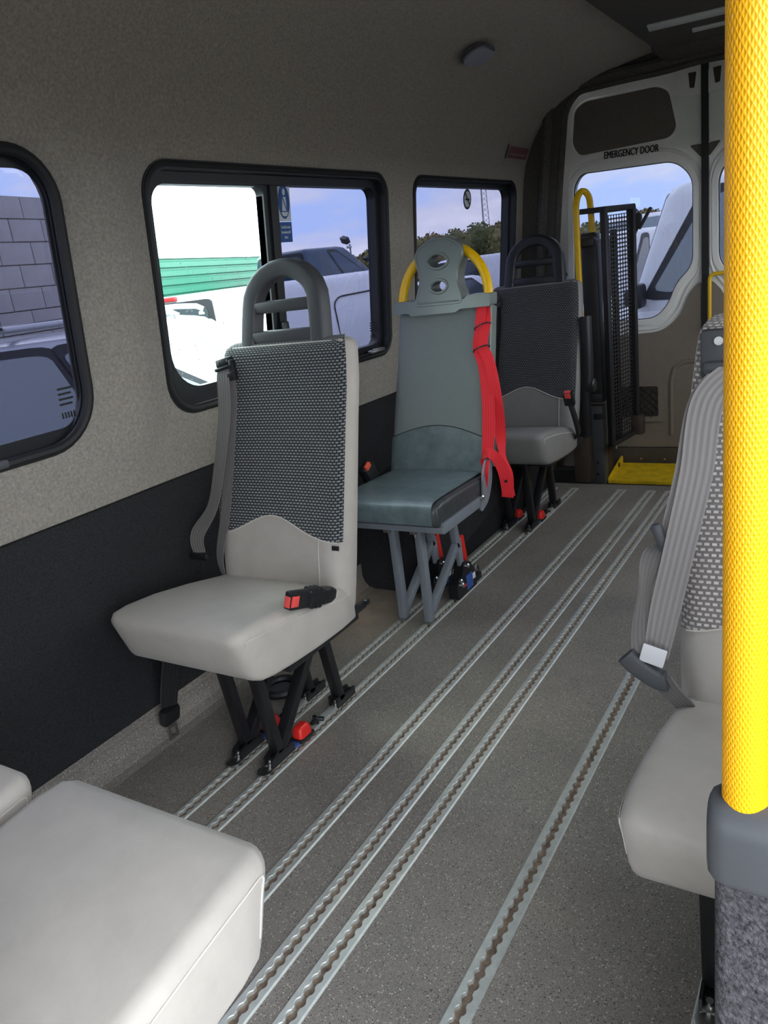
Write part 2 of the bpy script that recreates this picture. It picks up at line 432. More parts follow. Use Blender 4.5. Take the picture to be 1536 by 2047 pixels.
# ================================================================== the van shell
XC = -.68                                   # centre line of the van
YF, YR = -2.4, 4.04                         # front and rear ends of the body
PROF = [(-1.655, -.04), (-1.655, .12), (-1.65, .40), (-1.632, .68), (-1.6005, .855), (-1.565, 1.17), (-1.530, 1.487), (-1.500, 1.60), (-1.435, 1.71), (-1.32, 1.812), (-1.12, 1.885), (-.90, 1.925), (-.68, 1.935)]
def XW(z): return interp(z, [(a[1], a[0]) for a in PROF[:9]])
DENSE = [tuple(p) for p in spline([(a, 0, b_) for a, b_ in PROF], 5)]
def bulge(y, z):
    k = max(0, min(1, (z-.72)/.2))*max(0, min(1, (1.585-z)/.15))
    h = .020*math.exp(-((y-1.335)/.075)**2)+.016*math.exp(-((y-2.75)/.07)**2)
    h += .010*math.exp(-((y-1.36-.05*(z-1))/.03)**2)
    return k*(h+.003*noise.noise(Vector((y*3, z*3, 1))))
def shell_strip(name, pts, y0, y1, mt, ny, disp=None, th=.05):
    """extruded wall or ceiling strip with thickness; pts = (x, z) from bottom to top, inner face"""
    n = len(pts); V = []; F = []
    nor = []
    for i in range(n):
        a = Vector(pts[max(i-1, 0)]); b_ = Vector(pts[min(i+1, n-1)]); t = (b_-a).normalized(); nor.append(Vector((t.y, -t.x)))
    for j in range(ny+1):
        y = y0+(y1-y0)*j/ny
        for i in range(n):
            d = disp(y, pts[i][1]) if disp else 0
            p = Vector(pts[i])+nor[i]*d; V.append((p.x, y, p.y))
    m = (ny+1)*n
    for j in range(ny+1):
        y = y0+(y1-y0)*j/ny
        for i in range(n): p = Vector(pts[i])-nor[i]*th; V.append((p.x, y, p.y))
    for j in range(ny):
        for i in range(n-1):
            a = j*n+i; F.append((a, a+1, a+n+1, a+n)); a += m; F.append((a, a+n, a+n+1, a+1))
    for j in range(ny):
        for i in (0, n-1): a = j*n+i; F.append((a, a+n, a+n+m, a+m))
    for i in range(n-1):
        for j in (0, ny): a = j*n+i; F.append((a, a+1, a+1+m, a+m))
    g = G(); g.add(V, F); return g.out(name, mt, sharp=40)
def cutter(loop, x0, x1):
    g = G(); n = len(loop)
    g.add([(x0, a, b_) for a, b_ in loop]+[(x1, a, b_) for a, b_ in loop], [tuple(range(n)), tuple(range(2*n-1, n-1, -1))]+[(i, (i+1) % n, n+(i+1) % n, n+i) for i in range(n)])
    return g.out('cutter', 'lining', sharp=0)

wallpts = [(a, c) for a, b_, c in DENSE if .66 <= c <= 1.605]
ceilL = [(a, c) for a, b_, c in DENSE if c >= 1.595]
ceilpts = ceilL+[(2*XC-a, c) for a, c in reversed(ceilL[:-1])]
W1 = rrect(.20, 1.205, .855, 1.50, [.11, .11, .13, .13], 8)
W2 = rrect(1.457, 2.635, .850, 1.490, [.075, .085, .10, .07], 8)
W3 = rrect(2.835, 3.895, .860, 1.490, [.07, .07, .08, .08], 8)
wl = shell_strip('wall_left', wallpts, YF, YR, 'lining', 150, bulge)
boolean_cut(wl, [cutter(W1, -1.9, -1.3), cutter(W2, -1.9, -1.3), cutter(W3, -1.9, -1.3), cutter(rrect(-1.9, -.9, .85, 1.5, .1), -1.9, -1.3)])
wrapme = wl.data
for p in wrapme.polygons: p.use_smooth = True
wrapme.set_sharp_from_angle(angle=math.radians(40))
struct(wl, 'grey felt lined side wall with three windows', 'wall')
wr = shell_strip('wall_right', [(2*XC-a, c) for a, c in reversed([(a, c) for a, b_, c in DENSE if c <= 1.605])], YF, YR, 'lining', 20)
boolean_cut(wr, [cutter(rrect(-1.05, .50, -.3, 1.56, .1), .0, .6), cutter(rrect(.9, 1.95, .86, 1.49, .08), 0, .6), cutter(rrect(2.15, 3.85, .86, 1.49, .08), 0, .6), cutter(rrect(-2.1, -1.2, .86, 1.49, .08), 0, .6)])
struct(wr, 'lined side wall on the side of the open sliding door', 'wall')
ce = struct(shell_strip('ceiling', ceilpts, YF, YR, 'lining', 40), 'grey felt lined ceiling curving into the side wall', 'ceiling')
# front end: bulkhead with the windscreen opening
def xz(y): return lambda a, b_, t: Vector((a, y+t, b_))
full = [(a, c) for a, b_, c in DENSE]+[(2*XC-a, c) for a, b_, c in reversed(DENSE[:-1])]
g = G(); g.plate(full, [rrect(-1.45, .09, .45, 1.25, .15)], xz(YF), 0, -.06); struct(g.out('wall_front', 'felt', sharp=30), 'front end of the van body with the windscreen opening', 'wall')
# rear portal around the two doors
hp = [at(p, y=4.0) for p in ((1106, 560), (1110, 480), (1116, 360), (1126, 218), (1150, 182), (1245, 158), (1330, 140))]
hl_ = [(-1.47, -.02), (-1.455, .5)]+[(p.x, p.z) for p in hp]+[(XC, hp[-1].z+.01)]
hole = smooth_loop(hl_+[(2*XC-a, b_) for a, b_ in reversed(hl_[:-1])], [.01, .1, .1, .1, .1, .06, .06, .1, .1, .1, .1, .1, .06, .06, .1, .1, .1, .1, .01])
full2 = [(a*1.0+(-.03 if a < XC else .03), c+.03) for a, c in full]; full2[0] = (full2[0][0], -.12); full2[-1] = (full2[-1][0], -.12)
g = G(); g.plate(full2, [hole], xz(YR), -.03, .04); wrr = struct(g.out('wall_rear', 'felt', sharp=30), 'dark felt portal around the rear doors', 'wall')
# padded felt roll that runs round the rear portal
rim = [Vector((a, YR-.02, c)) for a, c in hole[6:-6]]
g = G(); g.tube(rim, .016, 8); tr1 = g.out('trim_1', 'felt'); struct(tr1, 'felt roll around the rear door opening', 'trim')
rim2 = [Vector((a-.07 if a < XC else a+.07, YR-.045, c+(.03 if c > 1.7 else 0))) for a, c in hole[6:-6]]
g = G(); g.tube(rim2, .024, 8); struct(g.out('trim_2', 'felt'), 'outer felt roll around the rear door opening', 'trim')

# lower carpet panel on the left wall
cp = [(-1.642, .085), (-1.638, .30), (-1.626, .55), (-1.612, .672), (-1.618, .682), (-1.645, .684)]
tr3 = shell_strip('trim_3', cp[:], YF, YR-.02, 'carpet', 60, lambda y, z: .002*noise.noise(Vector((y*5, z*5, 0))), .02); struct(tr3, 'dark carpet panel along the foot of the side wall', 'trim')

# floor: strips between the seat rails, with the vinyl coved up the wall
RAILS = [(-1.326, .041), (-1.220, .043), (-.988, .045), (-.848, .045), (-.763, .045), (-.511, .046), (-.158, .045), (-.052, .045)]
RY0, RY1 = -.30, 3.615
g = G()
def quad(x0, x1, y0, y1, z0=0, z1=0): g.add([(x0, y0, z0), (x1, y0, z1), (x1, y1, z1), (x0, y1, z0)], [(0, 1, 2, 3)])
edges = [-1.575]+[e_ for x, w_ in RAILS for e_ in (x-w_/2, x+w_/2)]+[.29]
for i in range(0, len(edges), 2): quad(edges[i], edges[i+1], RY0, RY1)
quad(-1.575, .29, YF, RY0); quad(-1.575, .29, RY1, 3.70)
cove = [(-1.575, 0), (-1.600, .006), (-1.620, .022), (-1.632, .045), (-1.638, .09)]
for (a, z0), (b_, z1) in zip(cove[1:], cove): g.add([(a, YF, z0), (b_, YF, z1), (b_, 3.70, z1), (a, 3.70, z0)], [(0, 1, 2, 3)])
g.add([(-1.64, 3.70, 0), (.29, 3.70, 0), (.29, 3.70, -.06), (-1.64, 3.70, -.06)], [(0, 1, 2, 3)])
for x, w_ in RAILS:   # floor pan under the rails
    quad(x-w_/2, x+w_/2, RY0, RY1, -.016, -.016)
fl = g.out('floor', 'vinyl', sharp=50); struct(fl, 'speckled grey vinyl floor coved up the wall', 'floor')
g = G(); g.box((XC, 3.91, -.045), (1.95, .42, .05)); struct(g.out('trim_4', 'lift_black'), 'black sill plate at the rear doors', 'trim')
# wheel arch box under the second and third seats
g = G(); yz = smooth_loop([(2.262, .0), (2.33, .33), (2.50, .40), (3.40, .40), (3.66, .33), (3.68, .0)], [.002, .08, .08, .08, .08, .002])
n_ = len(yz)
for xa, ins in ((-1.66, 0), (-1.385, 0), (-1.362, .02)):
    pass
secs = []
for xa, k in ((-1.66, 1), (-1.39, 1), (-1.368, .985), (-1.360, .955)):
    secs.append([Vector((xa, 2.97+(a-2.97)*k, b_*k)) for a, b_ in yz])
g.loft(secs); struct(g.out('trim_5', 'carpet', sharp=50), 'carpeted wheel arch box beside the fold seat', 'trim')
g = G(); g.add([(-1.640, 2.02, .0), (-1.640, 2.262, .0), (-1.612, 2.02, .115), (-1.612, 2.268, .115), (-1.648, 2.02, .115), (-1.648, 2.268, .115)], [(0, 1, 3, 2), (2, 3, 5, 4)])

# ------------------------------------------------------------------ windows of the left wall
def wmap(y, z, t): return Vector((XW(z)+t, y, z))
def inset(loop_args, d): x0, x1, y0, y1, r = loop_args; return rrect(x0+d, x1-d, y0+d, y1-d, [max(.01, q-d*.8) for q in r], 8)
A1 = (.20, 1.205, .855, 1.50, [.11, .11, .13, .13]); A2 = (1.457, 2.635, .850, 1.490, [.075, .085, .10, .07]); A3 = (2.835, 3.895, .860, 1.490, [.07, .07, .08, .08])
def window(n, args, fw, label, dep=.058):
    w_ = D.objects.new('window_%d' % n, None); COL.objects.link(w_); w_.location = wmap((args[0]+args[1])/2, args[2], 0); ORIG[w_.name] = Vector(w_.location)
    struct(w_, label, 'window')
    g = G(); g.plate(inset(args, -.004), [inset(args, fw*.45)], wmap, .006, -dep); g.plate(inset(args, fw*.40), [inset(args, fw)], wmap, -dep*.38, -dep-.002)
    f_ = g.out('window_frame', 'frame_black', w_, sharp=30)
    g = G(); g.tube([wmap(a, b_, .004) for a, b_ in inset(args, .006)], .009, 8, closed=True); g.out('seal', 'rubber', f_)
    return w_
w1 = window(1, A1, .016, 'fixed side window looking out at the block wall and grey car', .020)
g = G(); g.tube([wmap(a, b_, .006) for a, b_ in inset(A1, .006)], .013, 10, closed=True); g.out('seal', 'rubber', w1)
g = G(); g.plate(inset(A1, .008), [rrect(.25, 1.184, .902, 1.462, [.06, .06, .06, .06], 8)], wmap, -.016, -.020); g.out('window_frame', 'frame_black', w1, sharp=30)
g = G(); g.plate(inset(A1, .008), [], wmap, -.018, -.022); g.out('pane', 'glass_tint', w1, sharp=0)
g = G(); g.box(wmap(.93, .865, .012), (.02, .05, .018), .004); g.out('catch', 'dark_plastic', w1)
w2 = window(2, A2, .044, 'sliding side window with a clear front pane left of the bar')
g = G()
for (ya, yb, t0) in ((1.962, 1.995, -.036), (1.992, 2.028, -.028)):
    g.add([wmap(y, z, t) for z in (.87, 1.02, 1.17, 1.32, 1.475) for y, t in ((ya, t0), (yb, t0), (yb, -.06), (ya, -.06))],
          [(i*4+j, i*4+(j+1) % 4, (i+1)*4+(j+1) % 4, (i+1)*4+j) for i in range(4) for j in range(4)])
g.out('divider_bar', 'frame_black', w2, sharp=30)
g = G(); g.plate(inset((1.457, 2.010, .850, 1.490, [.075, .085, .10, .05]), .036), [rrect(1.512, 1.962, .912, 1.442, [.025, .05, .11, .05], 8)], wmap, -.03, -.06); g.out('sash', 'frame_black', w2, sharp=30)
g = G(); g.plate(rrect(1.50, 1.975, .90, 1.45, .02), [], wmap, -.054, -.057); pc = g.out('pane', 'glass_clear', w2, sharp=0)
g = G(); g.plate(rrect(2.02, 2.60, .885, 1.46, .02), [], wmap, -.050, -.053); pt = g.out('pane', 'glass_tint', w2, sharp=0)
g = G(); random.seed(3)
for _ in range(110):
    y = random.uniform(1.53, 1.95); z = .93+.40*random.random()**1.2; q = random.uniform(.0008, .0024)
    c = wmap(y, z, -.0535); g.add([c+Vector((0, q*math.cos(a), q*math.sin(a)*random.uniform(.7, 1.6))) for a in (0, 1.05, 2.1, 3.14, 4.2, 5.2)], [(0, 1, 2, 3, 4, 5)])
o_ = g.out('dust_specks', 'dust', pc, sharp=0); o_['kind'] = 'stuff'
g = G(); g.box(wmap(2.52, .872, .006), (.022, .10, .014), .004); g.box(wmap(2.52, .880, .012), (.012, .06, .006), .002); g.out('catch', 'zinc', w2)
g = G(); g.box(wmap(2.005, 1.02, -.02), (.02, .03, .05), .006); g.out('latch', 'frame_black', w2)
w3 = window(3, A3, .030, 'fixed side window with the round no smoking sticker')
g = G(); g.plate(inset(A3, .02), [], wmap, -.050, -.053); g.out('pane', 'glass_tint', w3, sharp=0)
# unseen panes of the other side, lightened and lengthened to brighten the rear
for i, (ya, yb) in enumerate(((.9, 1.95), (2.15, 3.85), (-2.1, -1.2))):
    g = G(); g.plate(rrect(ya-.02, yb+.02, .84, 1.51, .08), [], lambda y, z, t: Vector((2*XC-XW(z)+.04+t, y, z)), 0, .004)
    struct(g.out('window_%d' % (4+i), 'glass_side', sharp=0), 'unseen window on the sliding door side, lightly tinted to let in extra light', 'window')
def etched(n, y, z, parent, k=1, t_=-.045):
    g = G()
    for i in range(4):
        c = wmap(y, z+.045*k-i*.012*k, t_); g.add([c+Vector((0, a, b_)) for a, b_ in ((-.02*k, 0), (.02*k-.004*(i % 2), 0), (.02*k-.004*(i % 2), .005*k), (-.02*k, .005*k))], [(0, 1, 2, 3)])
    for i in range(5):
        c = wmap(y-.016*k+i*.008*k, z-.022*k, t_); g.add([c+Vector((0, a, b_)) for a, b_ in ((-.0025*k, 0), (.0025*k, 0), (.0025*k, .014*k), (-.0025*k, .014*k))], [(0, 1, 2, 3)])
    return g.out('maker_mark', 'black_ink', parent, sharp=0)
etched(1, 1.150, .945, w1, 1, -.014); etched(2, 2.575, .935, w2, .8)

# window stickers
sx = -.046
st = thing('seat_belt_sign', 'blue seat belt sign stuck on the sliding window', 'sign', wmap(2.08, 1.32, sx))
def patch(name, y0, y1, z0, z1, mt, par, t=sx):
    g = G(); g.add([wmap(y0, z0, t), wmap(y1, z0, t), wmap(y1, z1, t), wmap(y0, z1, t)], [(0, 1, 2, 3)]); return g.out(name, mt, par, sharp=0)
def disc(y, z, ry, rz, mt, name, par, t): g = G(); g.add([wmap(y+ry*math.cos(a), z+rz*math.sin(a), t) for a in [2*math.pi*i/28 for i in range(28)]], [tuple(range(28))]); return g.out(name, mt, par, sharp=0)
patch('backing', 2.045, 2.112, 1.345, 1.458, 'sign_white', st); patch('panel', 2.045, 2.112, 1.283, 1.343, 'sign_blue', st)
dsc = disc(2.0785, 1.402, .029, .050, 'sign_blue', 'disc', st, sx+.001)
disc(2.0785, 1.430, .007, .010, 'sign_white', 'pictogram', dsc, sx+.002)
g = G(); g.add([wmap(a, b_, sx+.002) for a, b_ in ((2.066, 1.375), (2.0905, 1.375), (2.087, 1.416), (2.070, 1.416))], [(0, 1, 2, 3)]); g.add([wmap(a, b_, sx+.002) for a, b_ in ((2.060, 1.372), (2.097, 1.372), (2.088, 1.360), (2.069, 1.360))], [(0, 1, 2, 3)]); g.out('pictogram', 'sign_white', dsc, sharp=0)
g = G(); g.add([wmap(a, b_, sx+.003) for a, b_ in ((2.068, 1.414), (2.072, 1.416), (2.091, 1.378), (2.087, 1.375))], [(0, 1, 2, 3)]); g.out('pictogram', 'sign_blue', dsc, sharp=0)
def wtext(s_, y, z, size, mt, par, sxx=1, t=sx+.0015): return text_mesh('lettering', s_, size, frame(wmap(y, z, t), (0, 1, 0), (XW(1.3)-XW(1.2), 0, .1)), mt, par, sxx)
for i, s_ in enumerate(('Seatbelts must', 'be worn at all', 'times')): wtext(s_, 2.0785, 1.328-.015*i, .013, 'sign_white', st, .62)
ns = thing('no_smoking_sign', 'round no smoking sticker on the rear side window', 'sign', wmap(3.43, 1.40, sx))
disc(3.435, 1.415, .043, .043, 'black_ink', 'ring', ns, sx); d_ = disc(3.435, 1.415, .034, .034, 'sign_white', 'disc', ns, sx+.001)
g = G(); g.add([wmap(3.435+a, 1.415+b_, sx+.002) for a, b_ in ((-.024, -.005), (.02, -.005), (.02, .003), (-.024, .003))], [(0, 1, 2, 3)]); g.add([wmap(3.435+a, 1.415+b_, sx+.002) for a, b_ in ((-.028, .022), (-.022, .028), (.028, -.022), (.022, -.028))], [(0, 1, 2, 3)]); g.out('pictogram', 'black_ink', d_, sharp=0)

# fire extinguisher notice on the wall lining
def lining(y, z, t=.006): return Vector((XW(z)+bulge(y, z)+t, y, z))
fs = thing('fire_extinguisher_notice', 'small faded red notice on the lining near the rear door', 'sign', lining(3.83, 1.60))
g = G(); nn_ = 6
for (y0, y1, z0, z1, mt, tt) in ((3.715, 3.955, 1.585, 1.632, 'sign_red', .012),):
    g = G(); g.add([lining(y0, z0, tt), lining(y1, z0, tt), lining(y1, z1, tt), lining(y0, z1, tt)], [(0, 1, 2, 3)]); g.out('panel', mt, fs, sharp=0)
    g = G(); g.plate([(y0-.006, z0-.005), (y1+.006, z0-.005), (y1+.006, z1+.005), (y0-.006, z1+.005)], [[(y0, z0), (y1, z0), (y1, z1), (y0, z1)]], lambda a, b_, t: lining(a, b_, t), tt, tt-.002); g.out('border', 'sign_pale', fs, sharp=0)
text_mesh('lettering', 'FIRE EXTINGUISHER', .034, frame(lining(3.835, 1.608, .0135), (0, 1, 0), (.03, 0, .1)), 'sign_pale', fs, .62)

# ceiling lamp, overhead console
cl_ = thing('ceiling_lamp', 'small oval courtesy lamp on the ceiling lining', 'lamp', (-1.215, 2.83, 1.83))
Mx = frame((-1.215, 2.83, 1.828), (0, 1, 0), (-.94, 0, -.34))
g = G(); secs = []
for sz, h in ((1, -.01), (1, .006), (.93, .014), (.75, .020), (.4, .023)): secs.append([Mx @ Vector((a*sz, b_*sz, h)) for a, b_ in rrect(-.07, .07, -.045, .045, .04, 6)])
g.loft(secs); ln = g.out('lens', 'lamp_lens', cl_)
g = G(); g.tube([Mx @ Vector((a, b_, .003)) for a, b_ in rrect(-.073, .073, -.048, .048, .043, 6)], .005, 6, closed=True); g.out('bezel', 'dark_plastic', cl_)
oc = thing('overhead_console', 'dark overhead console along the ceiling above the aisle', 'console', (-.3, 2.6, 1.86))
g = G(); g.box((-.575, 2.35, 1.880), (.42, 2.50, .062), .012); g.out('body', 'console', oc)
g = G(); g.box((-.55, 3.20, 1.846), (.34, .075, .012), .005, Matrix.Rotation(math.radians(8), 3, 'Z')); g.out('lamp_strip', 'lamp_strip', oc)
g = G(); g.box((-.50, 3.40, 1.846), (.22, .04, .012), .005, Matrix.Rotation(math.radians(8), 3, 'Z')); g.out('lamp_strip', 'lamp_strip', oc)
g = G(); g.box((-.585, 3.77, 1.880), (.46, .26, .06), .02); g.out('rear_pad', 'felt', oc)


# ================================================================== rear doors
DY = 4.085
def dp(px, py): p = at((px, py), y=DY); return (p.x, p.z)
def dmap(a, b_, t): return Vector((a, DY-t, b_))
win = smooth_loop([dp(1148, 372), dp(1162, 347), dp(1350, 321), dp(1386, 352), dp(1386, 530), dp(1352, 566), dp(1338, 606), dp(1312, 636), dp(1185, 648), dp(1150, 610)], [.06, .06, .05, .07, .06, .05, .05, .06, .08, .08], 6)
def grow(loop, d):
    P = [Vector(p) for p in loop]; c = sum(P, Vector((0, 0)))/len(P); out = []
    for i, p in enumerate(P):
        t = (P[(i+1) % len(P)]-P[i-1]).normalized(); nn = Vector((t.y, -t.x))
        if nn.dot(p-c) < 0: nn = -nn
        out.append(tuple(p+nn*d))
    return out
outer = smooth_loop([(-1.485, -.10), (-1.475, .5), (-1.455, .9), (-1.42, 1.2), (-1.36, 1.62), (-1.315, 1.83), (-1.05, 1.905), (XC-.012, 1.925), (XC-.012, -.10)], [.01, .1, .1, .1, .1, .07, .1, .02, .01], 5)
def rear_door(n, flip, label):
    fx = (lambda a, b_, t: Vector((2*XC-a, DY-t, b_))) if flip else dmap
    d = D.objects.new('door_%d' % n, None); COL.objects.link(d); d.location = fx(-1.07, -.1, 0); ORIG[d.name] = Vector(d.location); struct(d, label, 'door')
    g = G(); g.plate(outer, [win], fx, .0, -.05); g.out('door_skin', 'door_paint', d, sharp=25)
    g = G(); g.plate(grow(win, .028), [grow(win, .003)], fx, .010, -.005); g.out('window_surround', 'door_paint', d, sharp=25)
    g = G(); g.tube([fx(a, b_, -.006) for a, b_ in grow(win, .002)], .006, 6, closed=True); g.out('seal', 'rubber', d)
    g = G(); g.plate(grow(win, .01), [], fx, -.02, -.024); g.out('pane', 'glass_rear', d, sharp=0)
    # dark upper panel in its recess
    up = smooth_loop([dp(1146, 290), dp(1150, 222), dp(1170, 204), dp(1315, 173), dp(1338, 182), dp(1354, 255), dp(1340, 275), dp(1160, 312)], [.025]*8, 4)
    g = G(); g.plate(up, [], fx, .006, -.004); g.out('upper_panel', 'door_panel', d, sharp=25)
    g = G(); g.tube([fx(a, b_, .004) for a, b_ in grow(up, .004)], .005, 6, closed=True); g.out('panel_edge', 'door_paint', d)
    # pressed rib around the window
    rib = smooth_loop([dp(1139, 420), dp(1140, 345), dp(1172, 326), dp(1345, 294), dp(1402, 330), dp(1402, 540), dp(1372, 578), dp(1358, 620), dp(1326, 655), dp(1180, 668), dp(1140, 640)], [.08, .08, .08, .08, .08, .06, .06, .06, .08, .08, .08], 5)
    g = G(); g.tube([fx(a, b_, -.002) for a, b_ in rib], .009, 8, closed=True); g.out('pressed_rib', 'door_paint', d)
    # lower trim with pressed shapes and the net pocket
    lo = smooth_loop([dp(1158, 690), dp(1190, 676), dp(1325, 662), dp(1362, 632), dp(1380, 585), dp(1396, 566), (XC-.02, dp(1413, 562)[1]), (XC-.02, .10), (-1.47, .10), (-1.455, .70)], [.05, .1, .05, .05, .04, .03, .01, .01, .01, .01], 5)
    g = G(); g.plate(lo, [], fx, .016, -.002); tp = g.out('trim_panel', 'door_trim', d, sharp=25)
    g = G(); g.tube([fx(*dp(a, b_), .013) for a, b_ in ((1344, 868), (1344, 760), (1350, 735), (1368, 722), (1400, 720))], .012, 8); g.out('pressed_rib', 'door_trim', tp)
    po = smooth_loop([dp(1225, 765), dp(1330, 762), dp(1331, 840), dp(1225, 843)], .012, 4); pi_ = smooth_loop([dp(1232, 772), dp(1318, 770), dp(1319, 830), dp(1232, 833)], .012, 4)
    g = G(); g.plate(po, [pi_], fx, .026, .014); g.out('pocket_frame', 'door_trim', tp, sharp=25)
    g = G(); x0, z0 = dp(1232, 833); x1, z1 = dp(1318, 770); x0, x1 = min(x0, x1), max(x0, x1)
    h = (z1-z0); k = .038
    for sgn in (1, -1):
        c = -h
        while c < (x1-x0)+h:
            pts = []
            for i in range(13):
                zz_ = i/12*h; xx = (c+zz_ if sgn > 0 else c+h-zz_); xx += .004*math.sin(i*1.6)
                if 0 <= xx <= x1-x0: pts.append(fx(x0+xx, z0+zz_, .024))
            if len(pts) > 1: g.tube(pts, .0028, 5)
            c += k
    g.out('pocket_net', 'net', tp)
    g = G(); g.add([fx(a, b_, .005) for a, b_ in pi_], [tuple(range(len(pi_)))]) if False else g.plate(pi_, [], fx, .0175, .016); g.out('pocket_back', 'door_trim_dark', tp, sharp=0)
    g = G(); g.box(fx(XC-.4, .04, .01), (.78, .02, .11), .004); g.out('sill_strip', 'door_trim_dark', d)
    for xx in (-1.0, -.88, -.77): g = G(); g.lathe([(.006, -.012), (.006, -.004), (.003, -.002)], fx(xx, .035, .012), 'y', 8); g.out('bolt', 'steel', d)
    # lit inner pressing with bracket and triangular cut-out near the closing edge
    pr = smooth_loop([dp(1342, 196), dp(1352, 186), dp(1360, 193), dp(1404, 190), dp(1405, 262), dp(1372, 300), dp(1338, 288), dp(1356, 268)], .015, 4)
    g = G(); g.plate(pr, [], fx, .004, -.002); g.out('inner_pressing', 'door_inner', d, sharp=25)
    br = smooth_loop([dp(1353, 150), dp(1411, 142), dp(1411, 188), dp(1366, 194), dp(1355, 186)], .012, 4)
    g = G(); g.plate(br, [], fx, .014, -.002); bk = g.out('lock_bracket', 'door_paint', d, sharp=25)
    g = G(); g.plate(smooth_loop([dp(1378, 147), dp(1394, 144), dp(1390, 176), dp(1381, 177)], .004, 3), [], fx, .018, .010); g.out('latch_slot', 'lift_brown', bk, sharp=25)
    t3 = smooth_loop([dp(1379, 291), dp(1402, 287), dp(1409, 292), dp(1409, 306), dp(1403, 315)], .012, 4)
    g = G(); g.plate(grow(t3, .007), [t3], fx, .010, -.002); g.out('cut_out_rim', 'door_inner', d, sharp=25)
    g = G(); g.plate(t3, [], fx, .003, .001); g.out('cut_out', 'door_panel', d, sharp=0)
    g = G(); a_ = fx(*dp(1130, 549), .0); g.lathe([(.013, .004), (.013, -.012), (.008, -.016)], a_, 'y', 12); g.out('buffer', 'rubber', d)
    return d
d1 = rear_door(1, False, 'white rear door marked EMERGENCY DOOR with a rounded window')
p0 = dp(1209, 305); p1 = dp(1318, 289); mid = ((p0[0]+p1[0])/2, (p0[1]+p1[1])/2-.004)
for sh in (-.0009, .0009):
    text_mesh('lettering', 'EMERGENCY DOOR', .046, frame(dmap(mid[0]+sh, mid[1]-.012, .0105), (p1[0]-p0[0], 0, p1[1]-p0[1]), (0, 0, 1)), 'lettering', d1, .62)
d2 = rear_door(2, True, 'second rear door beside the emergency door, mostly behind the pole')
g = G(); g.box((XC, DY-.006, .9), (.03, .03, 1.98)); struct(g.out('trim_6', 'rubber'), 'rubber seal between the two rear doors', 'trim')
hr = thing('door_handrail', 'thin yellow handrail on the second rear door', 'handrail', (-.62, 4.05, .7))
a_ = at((1419, 548), y=4.02); z_hi = a_.z
g = G(); g.tube(smooth3([(a_.x, 4.02, .70), (a_.x, 4.02, z_hi), (a_.x+.55, 4.02, z_hi), (a_.x+.55, 4.02, .70)], .03), .009, 10); g.out('rail', 'yellow_lift', hr)
for xx in (a_.x, a_.x+.55): g = G(); g.bar((xx, 4.02, .72), (xx, DY-.012, .72), .012, .012); g.out('bracket', 'lift_black', hr)

# ================================================================== floor rails with scalloped slots
PITCH, HR, SR = .0254, .0099, .0053
rail_labels = ['floor rail under the wall side feet of the left seats', 'floor rail under the aisle side feet of the left seats', 'floor rail in the aisle nearest the left seats', 'middle one of the three rails grouped in the aisle', 'floor rail in the aisle nearest the lone rail', 'lone floor rail leading up to the right hand seat belt', 'floor rail under the aisle side foot of the right hand seat', 'floor rail hidden beneath the right hand seat']
def rail(x, w_, label):
    r = thing('floor_rail', label, 'rail', (x, (RY0+RY1)/2, 0), 'seat rails in the floor')
    ys = []; hw = []
    offs = [-.5, -.385, -.35, -.28, -.19, -.09, 0, .09, .19, .28, .35, .385]
    n0 = int((RY1-RY0)/PITCH)
    for i in range(n0):
        for o_ in offs:
            y = RY0+(i+.5+o_)*PITCH; d_ = abs(o_)*PITCH; ys.append(y); hw.append(max(SR, math.sqrt(max(0, HR*HR-d_*d_))))
    N = len(ys)
    for sgn in (-1, 1):
        V = []; F = []
        for y, h in zip(ys, hw):
            V += [(x+sgn*w_/2, y, -.004), (x+sgn*w_/2, y, .0012), (x+sgn*(w_/2-.003), y, .0036), (x+sgn*(h+.0012), y, .0036), (x+sgn*h, y, .0026), (x+sgn*h, y, -.0065)]
        for i in range(N-1):
            for j in range(5):
                a = i*6+j; F.append((a, a+6, a+7, a+1) if sgn > 0 else (a, a+1, a+7, a+6))
        mk('rail_half', V, F, 'alu', r, sharp=30)
    g = G(); g.add([(x-.0105, RY0, -.0055), (x+.0105, RY0, -.0055), (x+.0105, ys[-1], -.0055), (x-.0105, ys[-1], -.0055)], [(0, 1, 2, 3)]); g.out('slot', 'slot_dirt', r, sharp=0)
    for yy in (RY0+.002, RY1-.002): g = G(); g.box((x, yy, -.004), (w_, .012, .014), .002); g.out('end_cap', 'alu', r)
for (x, w_), lb in zip(RAILS, rail_labels): rail(x, w_, lb)

